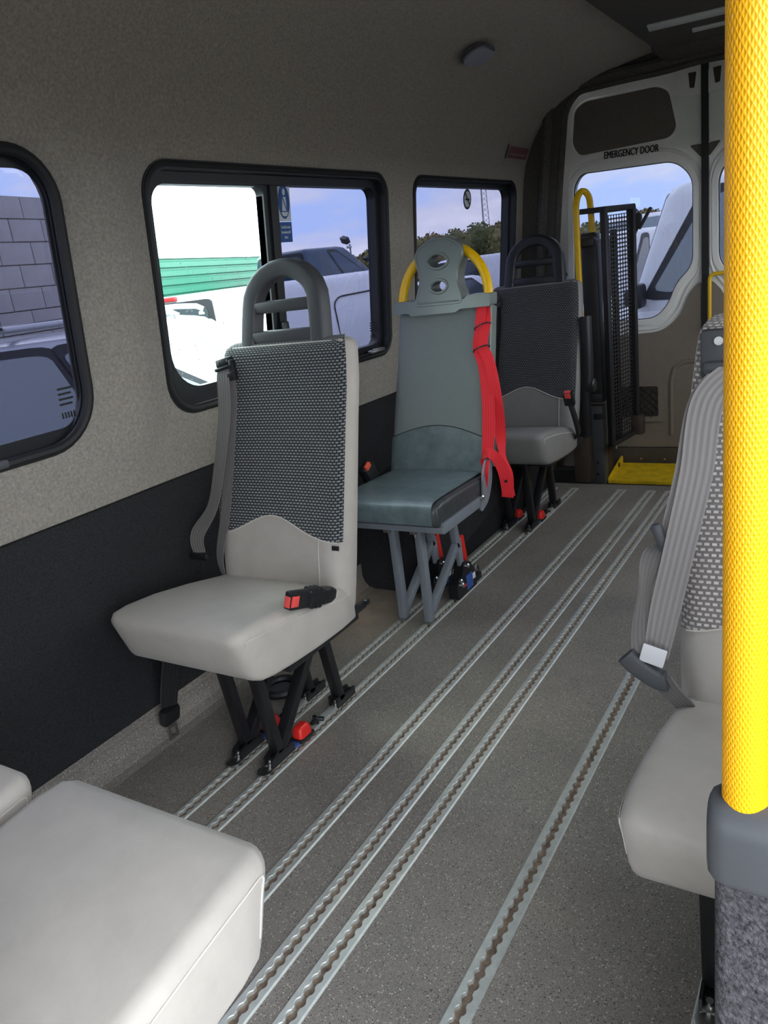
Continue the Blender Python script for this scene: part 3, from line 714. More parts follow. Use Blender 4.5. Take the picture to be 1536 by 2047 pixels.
# ================================================================== passenger seats (local: x across, front edge at y=0, facing -y)
YFB = [(.34, .328), (.45, .352), (.60, .390), (.80, .450), (.95, .498), (1.02, .520)]     # front face of the backrest
HWB = [(.34, .204), (.45, .212), (.60, .216), (.90, .215), (.97, .210), (1.02, .203)]
def yfb(z): return interp(z, YFB)
def hwb(z): return interp(z, HWB)
def back_surface(x, z, off=.0025, r=.032):
    h = hwb(z); ax = abs(x); y = yfb(z)+.010*(1-min(1, (ax/h))**2)*(1 if z < .9 else (1.02-z)/.12)
    y -= .012*math.exp(-((z-.52)/.08)**2)*(1-(ax/h)**2)
    if ax > h-r: q = min(1, (ax-(h-r))/r); y += r*(1-math.sqrt(max(0, 1-q*q)))
    return Vector((x, y-off, z))
def arch_z(x): return .522+.060*math.exp(-((x+.01)/.115)**2)
def back_body(g, ztop=1.012):
    zs = [.335, .35, .40, .46, .50, .54, .60, .70, .80, .90, .96, .985, 1.0, 1.010, 1.016]
    secs = []
    for z in zs:
        zz_ = min(z, 1.0); k = {1.0: .985, 1.010: .93, 1.016: .80}.get(z, 1.0); h = hwb(zz_)*k; th = interp(z, [(.34, .095), (1.0, .082)])
        if z == .335: k = .9
        pts = []; nf = 14
        for i in range(nf+1):
            x = -h+2*h*i/nf; p = back_surface(x, zz_, 0)
            pts.append(Vector((x, p.y+(1-k)*.10, z)))
        yb = yfb(zz_)+th-(1-k)*.10
        for x, dy in ((h, -.018), (h-.018, 0), (0, .006), (-h+.018, 0), (-h, -.018)): pts.append(Vector((x, yb+dy, z)))
        secs.append(pts)
    g.loft(secs)
def cushion_secs():
    secs = []
    for y, h, zt, zb in ((-.003, .160, .428, .368), (.001, .186, .449, .348), (.008, .201, .460, .336), (.024, .210, .467, .328), (.06, .214, .468, .322), (.14, .216, .458, .315), (.24, .215, .438, .308), (.34, .211, .414, .302), (.40, .204, .404, .300), (.41, .190, .395, .305)):
        P = rrect(-h, h, zb, zt, [.026, .026, .016, .016], 4); y = y-.050*(1-y/.41)
        secs.append([Vector((a, y+max(0, .465-b_)*.36*max(0, 1-(y+.05)/.3), b_-.010*math.exp(-(a/.12)**2)*(1 if b_ > .4 and -.02 < y < .38 else 0))) for a, b_ in P])
    return secs
def cushion(g): g.loft(cushion_secs())
def head_ring(g, w_=.133, z0=1.006, z1=1.222, sec=.0235, dep=.024, yb=.548, bars=(1.105,), bot=1.025):
    zc = z1-w_-sec*.0+.012
    path = [(-w_+sec*.8, z0+sec)]; path += [(-(w_-sec), z0+sec+.02), (-(w_-sec), zc-.02)]
    P = [Vector((-(w_-sec)-.008, 0, z0)), Vector((-(w_-sec)-.003, 0, z0+.07))]
    for i in range(13):
        a = math.pi-math.pi*i/12; P.append(Vector(((w_-sec)*math.cos(a), 0, z1-sec-(w_-sec)*.86+(w_-sec)*.86*math.sin(a))))
    P += [Vector((w_-sec+.003, 0, z0+.07)), Vector((w_-sec+.008, 0, z0))]
    yy = lambda z: yb+.22*(z-z0)
    P = [Vector((p.x, yy(p.z), p.z)) for p in P]
    S = rrect(-sec, sec, -dep, dep, .010, 3)
    g.sweep(P, S, up=(0, 0, 1) if False else [Vector((p.x, 0, p.z-(z0+.08))) if p.z > z0+.08 else Vector((p.x, 0, 0)) for p in P])
    for zb, hh in ((bot, .020), )+tuple((q, .0155) for q in bars):
        g.box((0, yy(zb), zb), (2*(w_-sec), dep*1.7, hh*2), .007)
def buckle_part(par, p, d, up, cover=True, button='red_button'):
    """seat belt buckle: p tip, d direction from tip to root, boot behind"""
    M = frame(p, d, up)
    g = G(); g.box((.033, 0, 0), (.066, .044, .026), .006); g.xf(M); b_ = g.out('buckle', 'black_plastic', par, world=False)
    g = G(); g.box((-.0005, -.003, 0), (.004, .026, .016), .0015); g.box((.012, .0, .0125), (.024, .026, .003), .001); g.xf(M); g.out('button', button, b_, world=False)
    if cover:
        g = G()
        for i in range(5):
            w_ = .050-.004*i*(i > 2); g.box((.075+i*.014, 0, -.001), (.012, w_, .034), .005)
        secs = [[Vector((x, a*k, b2*k)) for a, b2 in rrect(-.022, .022, -.014, .014, .01, 3)] for x, k in ((.06, 1), (.13, 1), (.15, .9), (.165, .6))]
        g.loft(secs); g.xf(M); g.out('buckle_boot', 'black_plastic', par, world=False)
def frames(par, xs, yf, yr, mt='black_metal'):
    for x in xs:
        for (a, b_) in (((yf+.012, .315), (yf+.045, .030)), ((yf+.055, .035), (yr-.070, .310)), ((yr-.090, .315), (yr-.045, .020))):
            g = G(); g.bar((x, a[0], a[1]), (x, b_[0], b_[1]), .030, .026, bev=.003); g.out('leg', mt, par, world=False)
        for k, (y0, y1) in enumerate(((yf, yf+.095), (yr-.075, yr+.015))):
            sg = [(y0, .006), (y1, .006), (y1, .026), (y1-.012, .034), (y0+.03, .040), (y0+.006, .030)] if k == 0 else [(y0, .006), (y1, .006), (y1, .030), (y0+.03, .034), (y0, .04)]
            g = G(); n_ = len(sg)
            for xo in (-.015, .010): g.add([(x+xo, a, b_) for a, b_ in sg]+[(x+xo+.005, a, b_) for a, b_ in sg], [tuple(range(n_)), tuple(range(2*n_-1, n_-1, -1))]+[(i, (i+1) % n_, n_+(i+1) % n_, n_+i) for i in range(n_)])
            g.box((x, (y0+y1)/2+.01, .016), (.024, y1-y0-.02, .014), .002); ft = g.out('foot', mt, par, world=False, sharp=30)
            g = G(); yb = y0+.012; g.lathe([(.009, .004), (.009, .018), (.006, .020), (.006, .027)], (x, yb, 0), 'z', 10); g.out('bolt', 'zinc', ft, world=False)
        g = G(); g.box((x, (yf+yr)/2, .0075), (.026, yr-yf, .006), .001); g.out('track_fitting', 'alu', par, world=False)
        g = G(); g.lathe([(.020, .003), (.020, .009), (.014, .011)], (x, yf-.012, 0), 'z', 14); g.out('track_stud', 'zinc', par, world=False)
    g = G(); g.box((sum(xs)/len(xs), (yf+yr)/2-.015, .300), (.34, .30, .022), .004); g.out('under_frame', mt, par, world=False)
def knob_part(par, x, y, s_=1):
    g = G(); g.box((x, y, .010), (.040*s_, .062, .012), .004); g.out('knob_base', 'black_plastic', par, world=False)
    g = G(); secs = [[Vector((x+a*k, y+b_*k*1.3, h)) for a, b_ in rrect(-.016, .016, -.018, .018, .008, 3)] for h, k in ((.014, 1.1), (.030, 1.05), (.042, .85), (.046, .6))]; g.loft(secs); k_ = g.out('release_knob', 'red_plastic', par, world=False)
    g = G(); g.box((x, y-.055, .0085), (.028, .05, .006), .001); g.out('knob_label', 'blue_label', par, world=False)
    g = G()
    for i in range(3):
        a = math.radians(30+120*i); g.bar((x+.004, y+.062, .026), (x+.004+.018*math.cos(a), y+.062+.02*math.sin(a), .022), .010, .012, up=(0, 0, 1), bev=.003, ext=.003)
    g.lathe([(.006, .004), (.006, .03), (.004, .032)], (x+.004, y+.062, 0), 'z', 8); g.out('clamp_handle', 'black_plastic', par, world=False)
def passenger_seat(label, loc, cloth='weave', fx=(-.0525, .0525), headmt='dark_plastic', group=None, vinyl='chair_vinyl'):
    st = thing('passenger_seat', label, 'seat', loc, group)
    g = G(); cushion(g); cu = g.out('cushion', vinyl, st, world=False, sharp=60)
    # seam along both sides of the cushion
    cs = cushion_secs()
    for top, down in ((0, (18, 17, 16, 15)), (9, (10, 11))):
        pts = [cs[k][top] for k in (8, 7, 6, 5, 4, 3)]+[cs[3][top].lerp(cs[3][down[-1]], t) for t in (.25, .5, .75)]
        pts = [p+Vector((.0006 if p.x > 0 else -.0006, 0, 0)) for p in pts]
        g = G(); g.tube(spline(pts, 3), .0014, 5); g.out('seam', 'piping', cu, world=False)
    g = G(); back_body(g); bk = g.out('backrest', vinyl, st, world=False, sharp=60)
    # woven cloth front, bounded below by the arched seam
    nu, nv = 30, 30; V = []; U = []
    for j in range(nv+1):
        for i in range(nu+1):
            t = -1+2*i/nu; zt = .992; z0 = arch_z(t*.2); z = z0+(zt-z0)*j/nv; x = t*(hwb(z)-.004); V.append(back_surface(x, z, .0030, .032)); U.append((x+.3, z))
    for kx, dy, zz_ in ((.985, .006, 1.004), (.955, .016, 1.0125), (.91, .032, 1.0185), (.88, .058, 1.0185)):   # roll over the top
        for i in range(nu+1): p = V[nv*(nu+1)+i]; V.append(Vector((p.x*kx, p.y+dy, zz_))); U.append((p.x+.3, zz_+dy))
    F = [(j*(nu+1)+i, j*(nu+1)+i+1, (j+1)*(nu+1)+i+1, (j+1)*(nu+1)+i) for j in range(nv+4) for i in range(nu)]
    mk('woven_panel', V, F, cloth, bk, uv=U, sharp=70, world=False)
    g = G(); g.tube([back_surface(-.2+.4*i/24, arch_z(-.2+.4*i/24), .0035) for i in range(25)], .0017, 5); g.out('seam', 'piping', bk, world=False)
    g = G(); g.tube([back_surface(.143, z, .001) for z in (.41, .44, .47, .50, .53)], .0014, 5); g.out('seam', 'piping', bk, world=False)
    g = G(); head_ring(g); g.out('headrest', headmt, st, world=False, sharp=40)
    g = G(); g.box((.203, .425, .325), (.010, .05, .022), .003); g.box((.210, .448, .330), (.012, .016, .014), .003); g.out('recline_lever', 'black_plastic', st, world=False)
    frames(st, fx, .105, .475)
    return st
def seat_belt(st, side, tongue, mt='belt_grey', width=.046, guide_mt='black_plastic'):
    """belt from the guide on the top corner of the backrest down to the tongue; side -1 is the wall side"""
    gx = .178*side; gz = .965
    M = frame(back_surface(gx, gz, .012), (1, 0, -.22*side*-1), (0, -.15, 1))
    M = frame(back_surface(gx, gz, .010), (1, 0, .18), (0, .15, 1))
    g = G(); g.box((0, .012, 0), (.058, .022, .014), .004); g.box((.028, -.012, .002), (.014, .050, .016), .004); g.box((-.004, -.004, .004), (.058, .010, .018), .004); g.box((.022, -.030, .004), (.028, .024, .018), .004); g.xf(M)
    gd = g.out('belt_guide', guide_mt, st, world=False)
    for sx_ in (-.018, .016):
        g = G(); g.lathe([(.004, .0), (.004, .0085)], (0, 0, 0), 'z', 8); g.xf(M @ Matrix.Translation((sx_, .013, 0))); g.out('screw', 'zinc', gd, world=False)
    T = Vector(tongue)
    pts = [M @ Vector((-.004, -.002, .004)), M @ Vector((-.006, -.03, .012)), back_surface(gx-.004*side, .84, .016), back_surface(gx+.006*side, .70, .022), back_surface(.205*side, .60, .030), T+Vector((0, .006, .05)), T]
    g = G(); ribbon(g, pts, [.040]+[width]*5+[width*.92], [(1, 0, .18), (1, 0, .1), (1, .05*side, 0), (1, .15*side, 0), (1, .2*side, 0), (1, .1, 0), (1, .1, 0)]); g.out('belt', mt, st, uv=True, world=False, sharp=60)
    p2 = [M @ Vector((.012, -.004, .000)), back_surface(gx-.022*side, .88, .007), back_surface(gx-.018*side, .72, .010), back_surface(gx-.012*side, .58, .013), back_surface(gx+.012*side, .47, .012), Vector((.205*side, .36, .40))]
    g = G(); ribbon(g, p2, [.03, .034, .036, .036, .034, .034], [(1, 0, .1), (1, 0, 0), (1, 0, 0), (1, .1*side, 0), (1, .3*side, 0), (1, .5*side, 0)]); g.out('belt', mt, st, uv=True, world=False, sharp=60)
    g = G(); g.box(T+Vector((0, -.004, -.010)), (.068, .016, .020), .006); tg = g.out('belt_tongue', 'black_plastic', st, world=False)
    g = G(); g.plate(rrect(-.013, .013, -.046, .0, .003, 3), [rrect(-.007, .007, -.036, -.014, .002, 3)], lambda a, b_, t: T+Vector((a, -.006+t+.18*b_, b_-.014)), -.001, .001); g.out('tongue_plate', 'steel', tg, world=False, sharp=20)

S1 = (-1.312, 1.088, 0)
s1 = passenger_seat('grey passenger seat with woven back nearest the camera along the window wall', S1, fx=(-.028, .078))
seat_belt(s1, -1, (-.250, .330, .478))
buckle_part(s1, Vector((.222, .128, .478)), Vector((.06, .95, -.30)), Vector((.15, .28, .95)))
knob_part(s1, .078, .252); knob_part(s1, -.028, .252)
g = G(); p_ = back_surface(.196, .512, .004); g.box(p_, (.022, .002, .012), .0005, Matrix.Rotation(-.25, 3, 'X')); g.out('care_label', 'black_plastic', s1, world=False)
S3 = (-1.285, 2.870, 0)
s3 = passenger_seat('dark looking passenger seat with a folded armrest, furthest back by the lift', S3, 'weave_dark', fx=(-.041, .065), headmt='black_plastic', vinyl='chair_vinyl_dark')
seat_belt(s3, -1, (-.262, .335, .452), 'belt_black')
knob_part(s3, .065, .252); knob_part(s3, -.041, .252)
buckle_part(s3, Vector((.235, .22, .585)), Vector((-.02, .42, -.88)), Vector((1, 0, 0)), False)
g = G(); ribbon(g, [Vector((.234, .245, .535)), Vector((.240, .28, .46)), Vector((.235, .33, .39)), Vector((.21, .37, .36))], [.03]*4, [(0, 1, .2)]*4, .012); g.out('buckle_strap', 'black_plastic', s3, world=False)
# armrest folded up against the backrest
g = G(); P_ = spline([Vector((.243, .470, .56)), Vector((.245, .475, .66)), Vector((.243, .480, .76)), Vector((.240, .490, .86))], 4); S_ = rrect(-.022, .022, -.024, .024, .012, 3); g.sweep(P_, S_, up=(1, 0, 0)); ar = g.out('armrest', 'black_plastic', s3, world=False)
g = G(); g.lathe([(.030, -.008), (.030, .024), (.022, .030)], (.245, .475, .565), 'x', 16); g.out('armrest_pivot', 'black_plastic', ar, world=False)

# right hand seat beside the pole
S4 = (-.036, .850, 0)
s4 = passenger_seat('pale passenger seat with a loosely hung belt, behind the yellow pole', S4, 'weave_pale', fx=(-.122, -.016))
sl = -1
gM = Vector((-.12, yfb(.95)-.012, .985))
g = G(); g.box((-.150, .488, .965), (.09, .020, .080), .008); g.box((-.140, .478, .945), (.10, .026, .022), .008); gd = g.out('belt_guide', 'dark_plastic', s4, world=False)
g = G(); g.lathe([(.007, .004), (.007, -.006)], (-.165, .474, .988), 'y', 10); g.out('screw', 'zinc', gd, world=False)
L4 = lambda p, y: at(p, y=y)-Vector(S4)
pts = [Vector((-.128, .465, .945)), L4((1417, 800), 1.285), L4((1392, 950), 1.235), L4((1358, 1100), 1.175), L4((1328, 1230), 1.150), L4((1312, 1310), 1.135)]
g = G(); ribbon(g, pts, [.050, .050, .049, .047, .046, .040], [(1, 0, 0), (1, 0, -.05), (1, 0, -.1), (1, -.1, 0), (1, -.1, 0), (1, -.2, .1)]); g.out('belt', 'belt_pale', s4, uv=True, world=False, sharp=60)
pts = [Vector((-.132, .472, .945)), L4((1409, 800), 1.300), L4((1376, 950), 1.250), L4((1345, 1055), 1.218), L4((1330, 1090), 1.205)]
g = G(); ribbon(g, pts, [.046, .046, .042, .034, .030], [(1, 0, 0), (1, 0, -.05), (1, 0, -.1), (1, .3, 0), (1, .5, 0)]); g.out('belt', 'belt_pale', s4, uv=True, world=False, sharp=60)
pts = [L4((1322, 1092), 1.20), L4((1305, 1115), 1.185), L4((1290, 1180), 1.165), L4((1284, 1260), 1.145), L4((1292, 1330), 1.13)]
g = G(); ribbon(g, pts, [.030, .034, .030, .036, .038], [(.8, .3, .5), (.9, .2, .2), (.5, .9, 0), (.8, .6, 0), (1, 0, 0)]); g.out('belt', 'belt_grey', s4, uv=True, world=False, sharp=60)
c = L4((1321, 1075), 1.195); g = G(); g.box(c, (.018, .016, .050), .006, Matrix.Rotation(-.32, 3, 'Y')); g.out('belt_slider', 'dark_plastic', s4, world=False)
c = L4((1300, 1330), 1.125); g = G()
g.sweep(spline([c+Vector((-.038, 0, .012)), c+Vector((-.018, 0, -.006)), c+Vector((.012, -.002, -.022)), c+Vector((.026, -.002, -.022))], 4), rrect(-.010, .010, -.016, .016, .006, 3), up=(0, -1, 0)); tg = g.out('belt_tongue', 'dark_plastic', s4, world=False)
g = G(); g.box(c+Vector((.006, -.003, .020)), (.038, .005, .032), .002, Matrix.Rotation(.25, 3, 'Y')); g.out('belt_stitching', 'white_label', tg, world=False)
g = G(); ribbon(g, [c+Vector((.016, 0, -.022)), c+Vector((.026, .01, -.045)), c+Vector((.040, .03, -.075)), c+Vector((.046, .05, -.10))], [.036, .034, .032, .03], [(1, 0, .3)]*4, .004); g.out('belt', 'belt_grey', s4, uv=True, world=False, sharp=60)

# front pair facing rearward (only their cushions reach into view)
def turned_seat(label, x, yfront, group):
    st = passenger_seat(label, (0, 0, 0), group=group)
    st.rotation_euler = (0, 0, math.pi); st.location = (x, yfront, 0.012)
    return st
f1 = turned_seat('large pale seat cushion in the foreground with a black latch at its side', -.830, .538, 'rear facing front seats')
f2 = turned_seat('seat cushion cut off by the photo edge beside the large foreground cushion', -1.292, .515, 'rear facing front seats')
g = G(); M = frame((-.226, .215, .335), (0, 1, .0), (-.5, 0, 1)); g.box((0, 0, 0), (.075, .022, .022), .003); g.xf(M); g.out('latch', 'black_plastic', f1, world=False)

# ================================================================== fold-up seat with the yellow hoop
XF = -1.310
fs_ = thing('folding_seat', 'dark leatherette fold-up seat with a yellow hoop and hanging red belt', 'seat', (XF, 2.2, 0))
secs = []
for y, h, zt, zb in ((1.966, .165, .425, .400), (1.970, .186, .440, .386), (1.982, .194, .450, .378), (2.01, .197, .456, .376), (2.10, .197, .456, .376), (2.25, .196, .452, .378), (2.36, .194, .446, .382), (2.372, .185, .438, .386)):
    secs.append([Vector((XF+.010+a, y, b_)) for a, b_ in rrect(-h, h, zb, zt, [.018, .018, .01, .01], 4)])
g = G(); g.loft(secs); cu = g.out('cushion', 'leather_dark', fs_, sharp=60)
nu = 16; V = []; F = []
ys_ = [1.9645, 1.9655, 1.972, 1.982, 2.0, 2.05, 2.12, 2.2, 2.28, 2.365]
for y in ys_:
    zt = interp(y, [(1.9645, .385), (1.9655, .428), (1.972, .4425), (1.982, .4525), (2.01, .4585), (2.25, .4550), (2.365, .450)]); kk = 0 if y < 1.975 else 1
    for i in range(nu+1): a = -.178+.356*i/nu; V.append(Vector((XF+.010+a, y, zt+.0035+kk*.0018*math.sin(a*22+y*9))))
F = [(j*(nu+1)+i, j*(nu+1)+i+1, (j+1)*(nu+1)+i+1, (j+1)*(nu+1)+i) for j in range(len(ys_)-1) for i in range(nu)]
mk('seat_top', V, F, 'leather', cu, sharp=60)
g = G(); g.tube([Vector((XF+.010+.190, y, .4475)) for y in (2.36, 2.25, 2.1, 2.01, 1.99)]+[Vector((XF+.010+.191, 1.981, .435)), Vector((XF+.010+.190, 1.980, .40))], .003, 6); g.out('seam', 'leather_dark', cu)
def fy(z): return 2.362+(z-.44)*.30
def fpt(x, z, off=0, h=.196):
    a = abs(x); y = fy(z)-.012*(1-(a/h)**2)*0; r = .022
    y += .006*(1-(a/h)**2)
    if a > h-r: q = min(1, (a-(h-r))/r); y += r*(1-math.sqrt(max(0, 1-q*q)))
    return Vector((XF+x, y-off, z))
hf = lambda z: interp(z, [(.43, .196), (.60, .192), (.85, .180), (1.0, .180)])
secs = []
for z, k in ((.425, .95), (.435, 1), (.5, 1), (.6, 1), (.7, 1), (.8, 1), (.9, 1), (.97, 1), (.992, .985), (1.0, .95)):
    h = hf(z)*k; pts = [fpt(-h+2*h*i/14, z, 0, h) for i in range(15)]; yb = fy(z)+.050
    pts += [Vector((XF+h, yb-.012, z)), Vector((XF+h-.02, yb, z)), Vector((XF-h+.02, yb, z)), Vector((XF-h, yb-.012, z))]; secs.append(pts)
g = G(); g.loft(secs); bk = g.out('backrest', 'plain_cloth', fs_, sharp=60)
V = []; nu, nv = 20, 8
for j in range(nv+1):
    for i in range(nu+1):
        t = -1+2*i/nu; zt = .560+.045*math.cos(t*1.5); z = .44+(zt-.44)*j/nv; V.append(fpt(t*(hf(z)-.002), z, .0025, hf(z)))
mk('lumbar_panel', V, [(j*(nu+1)+i, j*(nu+1)+i+1, (j+1)*(nu+1)+i+1, (j+1)*(nu+1)+i) for j in range(nv) for i in range(nu)], 'leather', bk, sharp=60)
g = G(); g.tube([fpt(t*.190, .560+.045*math.cos(t*1.5), .0025, .193) for t in [-1+i/10 for i in range(21)]], .0018, 5); g.out('seam', 'leather_dark', bk)
g = G(); yb = lambda z: fy(z)+.045
P_ = [Vector((XF+hf(z)+.006, yb(z)-.012, z)) for z in (.46, .6, .8, .95, .995)]; g.sweep(P_, rrect(-.010, .010, -.026, .026, .006, 3), up=(1, 0, 0)); g.out('side_shell', 'head_plastic', bk)
# top bar, head shell with two eyes, hoop
def hy(z): return 2.530+(z-1.0)*.22
bar = smooth_loop([(-.185, .998), (-.120, .998), (-.110, .988), (.07, .988), (.085, .998), (.200, .998), (.200, 1.040), (.115, 1.042), (.10, 1.028), (-.09, 1.032), (-.11, 1.040), (-.185, 1.040)], .008, 3)
g = G(); g.plate(bar, [], lambda a, b_, t: Vector((XF+.006+a, hy(b_)+t, b_)), -.030, .032); g.out('top_bar', 'head_plastic', fs_, sharp=30)
head = smooth_loop([(-.088, 1.020), (.092, 1.020), (.088, 1.045), (.070, 1.085), (.070, 1.125), (.092, 1.180), (.088, 1.205), (.045, 1.236), (-.025, 1.240), (-.075, 1.215), (-.092, 1.185), (-.070, 1.125), (-.070, 1.085), (-.085, 1.045)], [.012, .012, .02, .03, .03, .02, .03, .04, .04, .03, .02, .03, .03, .02], 4)
e1 = [(.002+.040*math.cos(a)-(.006 if math.sin(a) > 0 else 0), 1.165+.026*math.sin(a)) for a in [2*math.pi*i/20 for i in range(20)]]
e2 = [(.004+.034*math.cos(a), 1.080+.022*math.sin(a)) for a in [2*math.pi*i/20 for i in range(20)]]
def hmap(a, b_, t): return Vector((XF+.006+a, hy(b_)+t, b_))
g = G(); g.plate(head, [e1, e2], hmap, -.030, .045); hd = g.out('head_shell', 'head_plastic', fs_, sharp=30)
for nm, ee in (('eye_rim', e1), ('eye_rim', e2)):
    g = G(); g.tube([hmap(a, b_, -.029) for a, b_ in ee], .006, 6, closed=True); g.out(nm, 'head_plastic', hd)
g = G(); g.tube([hmap(a, b_, -.026) for a, b_ in head], .007, 6, closed=True); g.out('shell_edge', 'head_plastic', hd)
g = G(); g.tube([Vector((XF+.010+.172*math.cos(a), hy(1.030+.182*math.sin(a))+.014, 1.030+.182*math.sin(a))) for a in [math.pi*i/28 for i in range(29)]], .0165, 12); g.out('hoop', 'yellow', fs_)
# red belt: two strands knotted near the seat
def bp(px, py, off): 
    z = .7
    for _ in range(4): p = at((px, py), y=fy(z)-off); z = p.z
    return p
g = G(); ribbon(g, [bp(963, 604, .0), bp(962, 622, .02), bp(958, 660, .022), bp(955, 700, .016), bp(966, 730, .016), bp(976, 800, .018), bp(977, 870, .02), bp(974, 915, .024)], [.030, .036, .040, .030, .036, .046, .046, .036], [(1, 0, 0), (1, 0, 0), (1, -.3, 0), (1, .3, .2), (1, 0, 0), (1, 0, .05), (1, 0, 0), (1, .2, .1)]); g.out('belt', 'belt_red', fs_, uv=True, sharp=60)
g = G(); ribbon(g, [bp(970, 610, .0), bp(972, 640, .022), bp(966, 690, .024), bp(978, 720, .024), bp(990, 780, .020), at((1000, 860), y=2.44), at((1005, 910), y=2.42), at((1016, 950), y=2.40), at((1015, 994), y=2.395)], [.028, .034, .034, .036, .040, .040, .026, .036, .042], [(1, 0, 0), (1, .2, 0), (1, .2, .1), (1, .2, .1), (1, .1, .2), (1, .4, .1), (.6, 1, 0), (1, .6, 0), (1, .2, 0)]); g.out('belt', 'belt_red', fs_, uv=True, sharp=60)
g = G(); ribbon(g, [bp(972, 930, .02), bp(966, 915, .035), bp(975, 905, .045), at((992, 915), y=2.38), at((1008, 945), y=2.385), at((1018, 992), y=2.385)], [.028, .030, .034, .036, .040, .044], [(.3, 1, .6), (.3, .6, 1), (0, .3, 1), (.5, .5, 1), (.8, .4, .3), (1, .2, 0)]); g.out('belt', 'belt_red', fs_, uv=True, sharp=60)
g = G(); ribbon(g, [bp(973, 920, .035), bp(970, 945, .045), at((967, 978), y=2.33)], [.022, .026, .028], [(1, 0, .1)]*3, .004); tgp = g.out('belt_end', 'belt_red', fs_, uv=True, sharp=60)
c = at((1012, 962), y=2.375); g = G(); g.lathe([(.005, -.003), (.005, .003)], c, 'y', 10); g.out('belt_stud', 'black_metal', fs_)
for (px_, py_) in ((965, 652), (963, 697)):
    c = bp(px_, py_, .024); g = G(); g.tube([c+Vector((.030*math.cos(a), .018*math.sin(a), .012*math.cos(a+.6))) for a in [2*math.pi*i/20 for i in range(20)]], .0024, 6, closed=True); g.out('elastic_band', 'black_plastic', fs_)
# metal frame
XR = XF+.215
pl = smooth_loop([(at((966, 985), x=XR).y, at((966, 985), x=XR).z), (2.300, .45), (2.350, .52), (2.385, .52), (2.385, .43), (2.335, .355), (2.275, .335), (2.262, .345)], [.006, .03, .01, .02, .04, .03, .01, .01], 4)
g = G(); g.plate(pl, [], lambda a, b_, t: Vector((XR+t, a, b_)), 0, -.006); hp_ = g.out('hinge_plate', 'grey_paint', fs_, sharp=30)
g = G(); g.lathe([(.010, 0), (.010, .006), (.005, .010)], (XR, 2.278, .385), 'x', 10); g.out('bolt', 'steel', hp_)
g = G(); g.bar((XR-.010, 1.992, .372), (XR-.010, 2.285, .372), .018, .036, bev=.002); g.out('side_rail', 'grey_paint', fs_)
g = G(); g.bar((XF-.205, 1.992, .368), (XR-.002, 1.992, .368), .018, .020, up=(0, 1, 0), bev=.002); g.out('front_rail', 'grey_paint', fs_)
for xx in (-1.322, -1.222):
    g = G(); g.bar((xx, 2.052, .012), (xx, 2.052, .366), .026, .030, bev=.003); g.out('leg', 'grey_paint', fs_)
    g = G(); g.bar((xx, 2.065, .040), (xx, 2.300, .200), .024, .028, bev=.003); g.out('leg', 'grey_paint', fs_)
    g = G(); g.bar((xx, 2.300, .185), (xx, 2.275, .365), .024, .028, bev=.003); g.out('leg', 'grey_paint', fs_)
    g = G(); g.bar((xx+.002, 2.306, .215), (xx+.002, 2.315, .075), .016, .030, bev=.003); g.out('leg', 'grey_paint', fs_)
    g = G(); g.box((xx, 2.052, .008), (.030, .034, .008), .002); g.out('foot_cap', 'zinc', fs_)
    g = G(); g.box((xx, 2.030, .345), (.022, .050, .012), .003); g.box((xx, 2.008, .356), (.018, .012, .022), .003); g.out('clip', 'zinc', fs_)
    g = G(); g.lathe([(.004, .325), (.004, .385), (.007, .386), (.007, .392)], (xx, 2.022, 0), 'z', 8); g.out('clip_bolt', 'steel', fs_)
    # quick release anchor with the red lever
    g = G(); yz_ = smooth_loop([(2.235, .004), (2.395, .004), (2.395, .05), (2.350, .115), (2.305, .125), (2.280, .085), (2.235, .06)], .012, 3)
    g.plate(yz_, [], lambda a, b_, t: Vector((xx+t, a, b_)), -.016, .020); an = g.out('anchor', 'black_metal', fs_, sharp=30)
    g = G(); g.box((xx+.002, 2.338, .168), (.018, .026, .100), .005, Matrix.Rotation(.16, 3, 'X')); g.out('release_lever', 'red_plastic', fs_)
    for i, (yy, zz_) in enumerate(((2.325, .105), (2.262, .070), (2.270, .052))):
        g = G(); g.lathe([(.010, .018), (.010, .026), (.005, .030)], (xx, yy, zz_), 'x', 10); g.out('bolt', 'steel', an)
    g = G(); g.box((xx+.021, 2.292, .040), (.003, .028, .008), .001); g.out('pin', 'red_plastic', an)
    g = G(); g.box((xx+.021, 2.335, .042), (.002, .050, .055), .0005); g.out('label', 'blue_label', an)
    g = G(); g.box((xx+.021, 2.372, .048), (.002, .022, .022), .0005); g.out('label', 'white_label', an)
g = G(); g.tube([Vector((-1.222+.004, 2.43+.024*math.cos(a), .034+.030*math.sin(a))) for a in [2*math.pi*i/18 for i in range(18)]], .005, 6, closed=True); g.out('pull_ring', 'zinc', fs_)
g = G(); g.box((-1.222, 2.43, .018), (.03, .05, .026), .006); g.out('ring_base', 'black_plastic', fs_)
c = at((738, 945), x=-1.50); g = G(); g.box(c, (.040, .060, .070), .008, Matrix.Rotation(.5, 3, 'X')); bb = g.out('buckle', 'black_plastic', fs_)
c2 = at((735, 932), x=-1.478); g = G(); g.box(c2, (.014, .030, .020), .004, Matrix.Rotation(.5, 3, 'X')); g.out('button', 'orange_button', bb)
g = G(); ribbon(g, [c+Vector((0, .01, -.03)), Vector((-1.50, 2.30, .42)), Vector((-1.49, 2.36, .37))], [.04]*3, [(1, 0, 0)]*3, .008); g.out('buckle_strap', 'belt_black', fs_, uv=True)

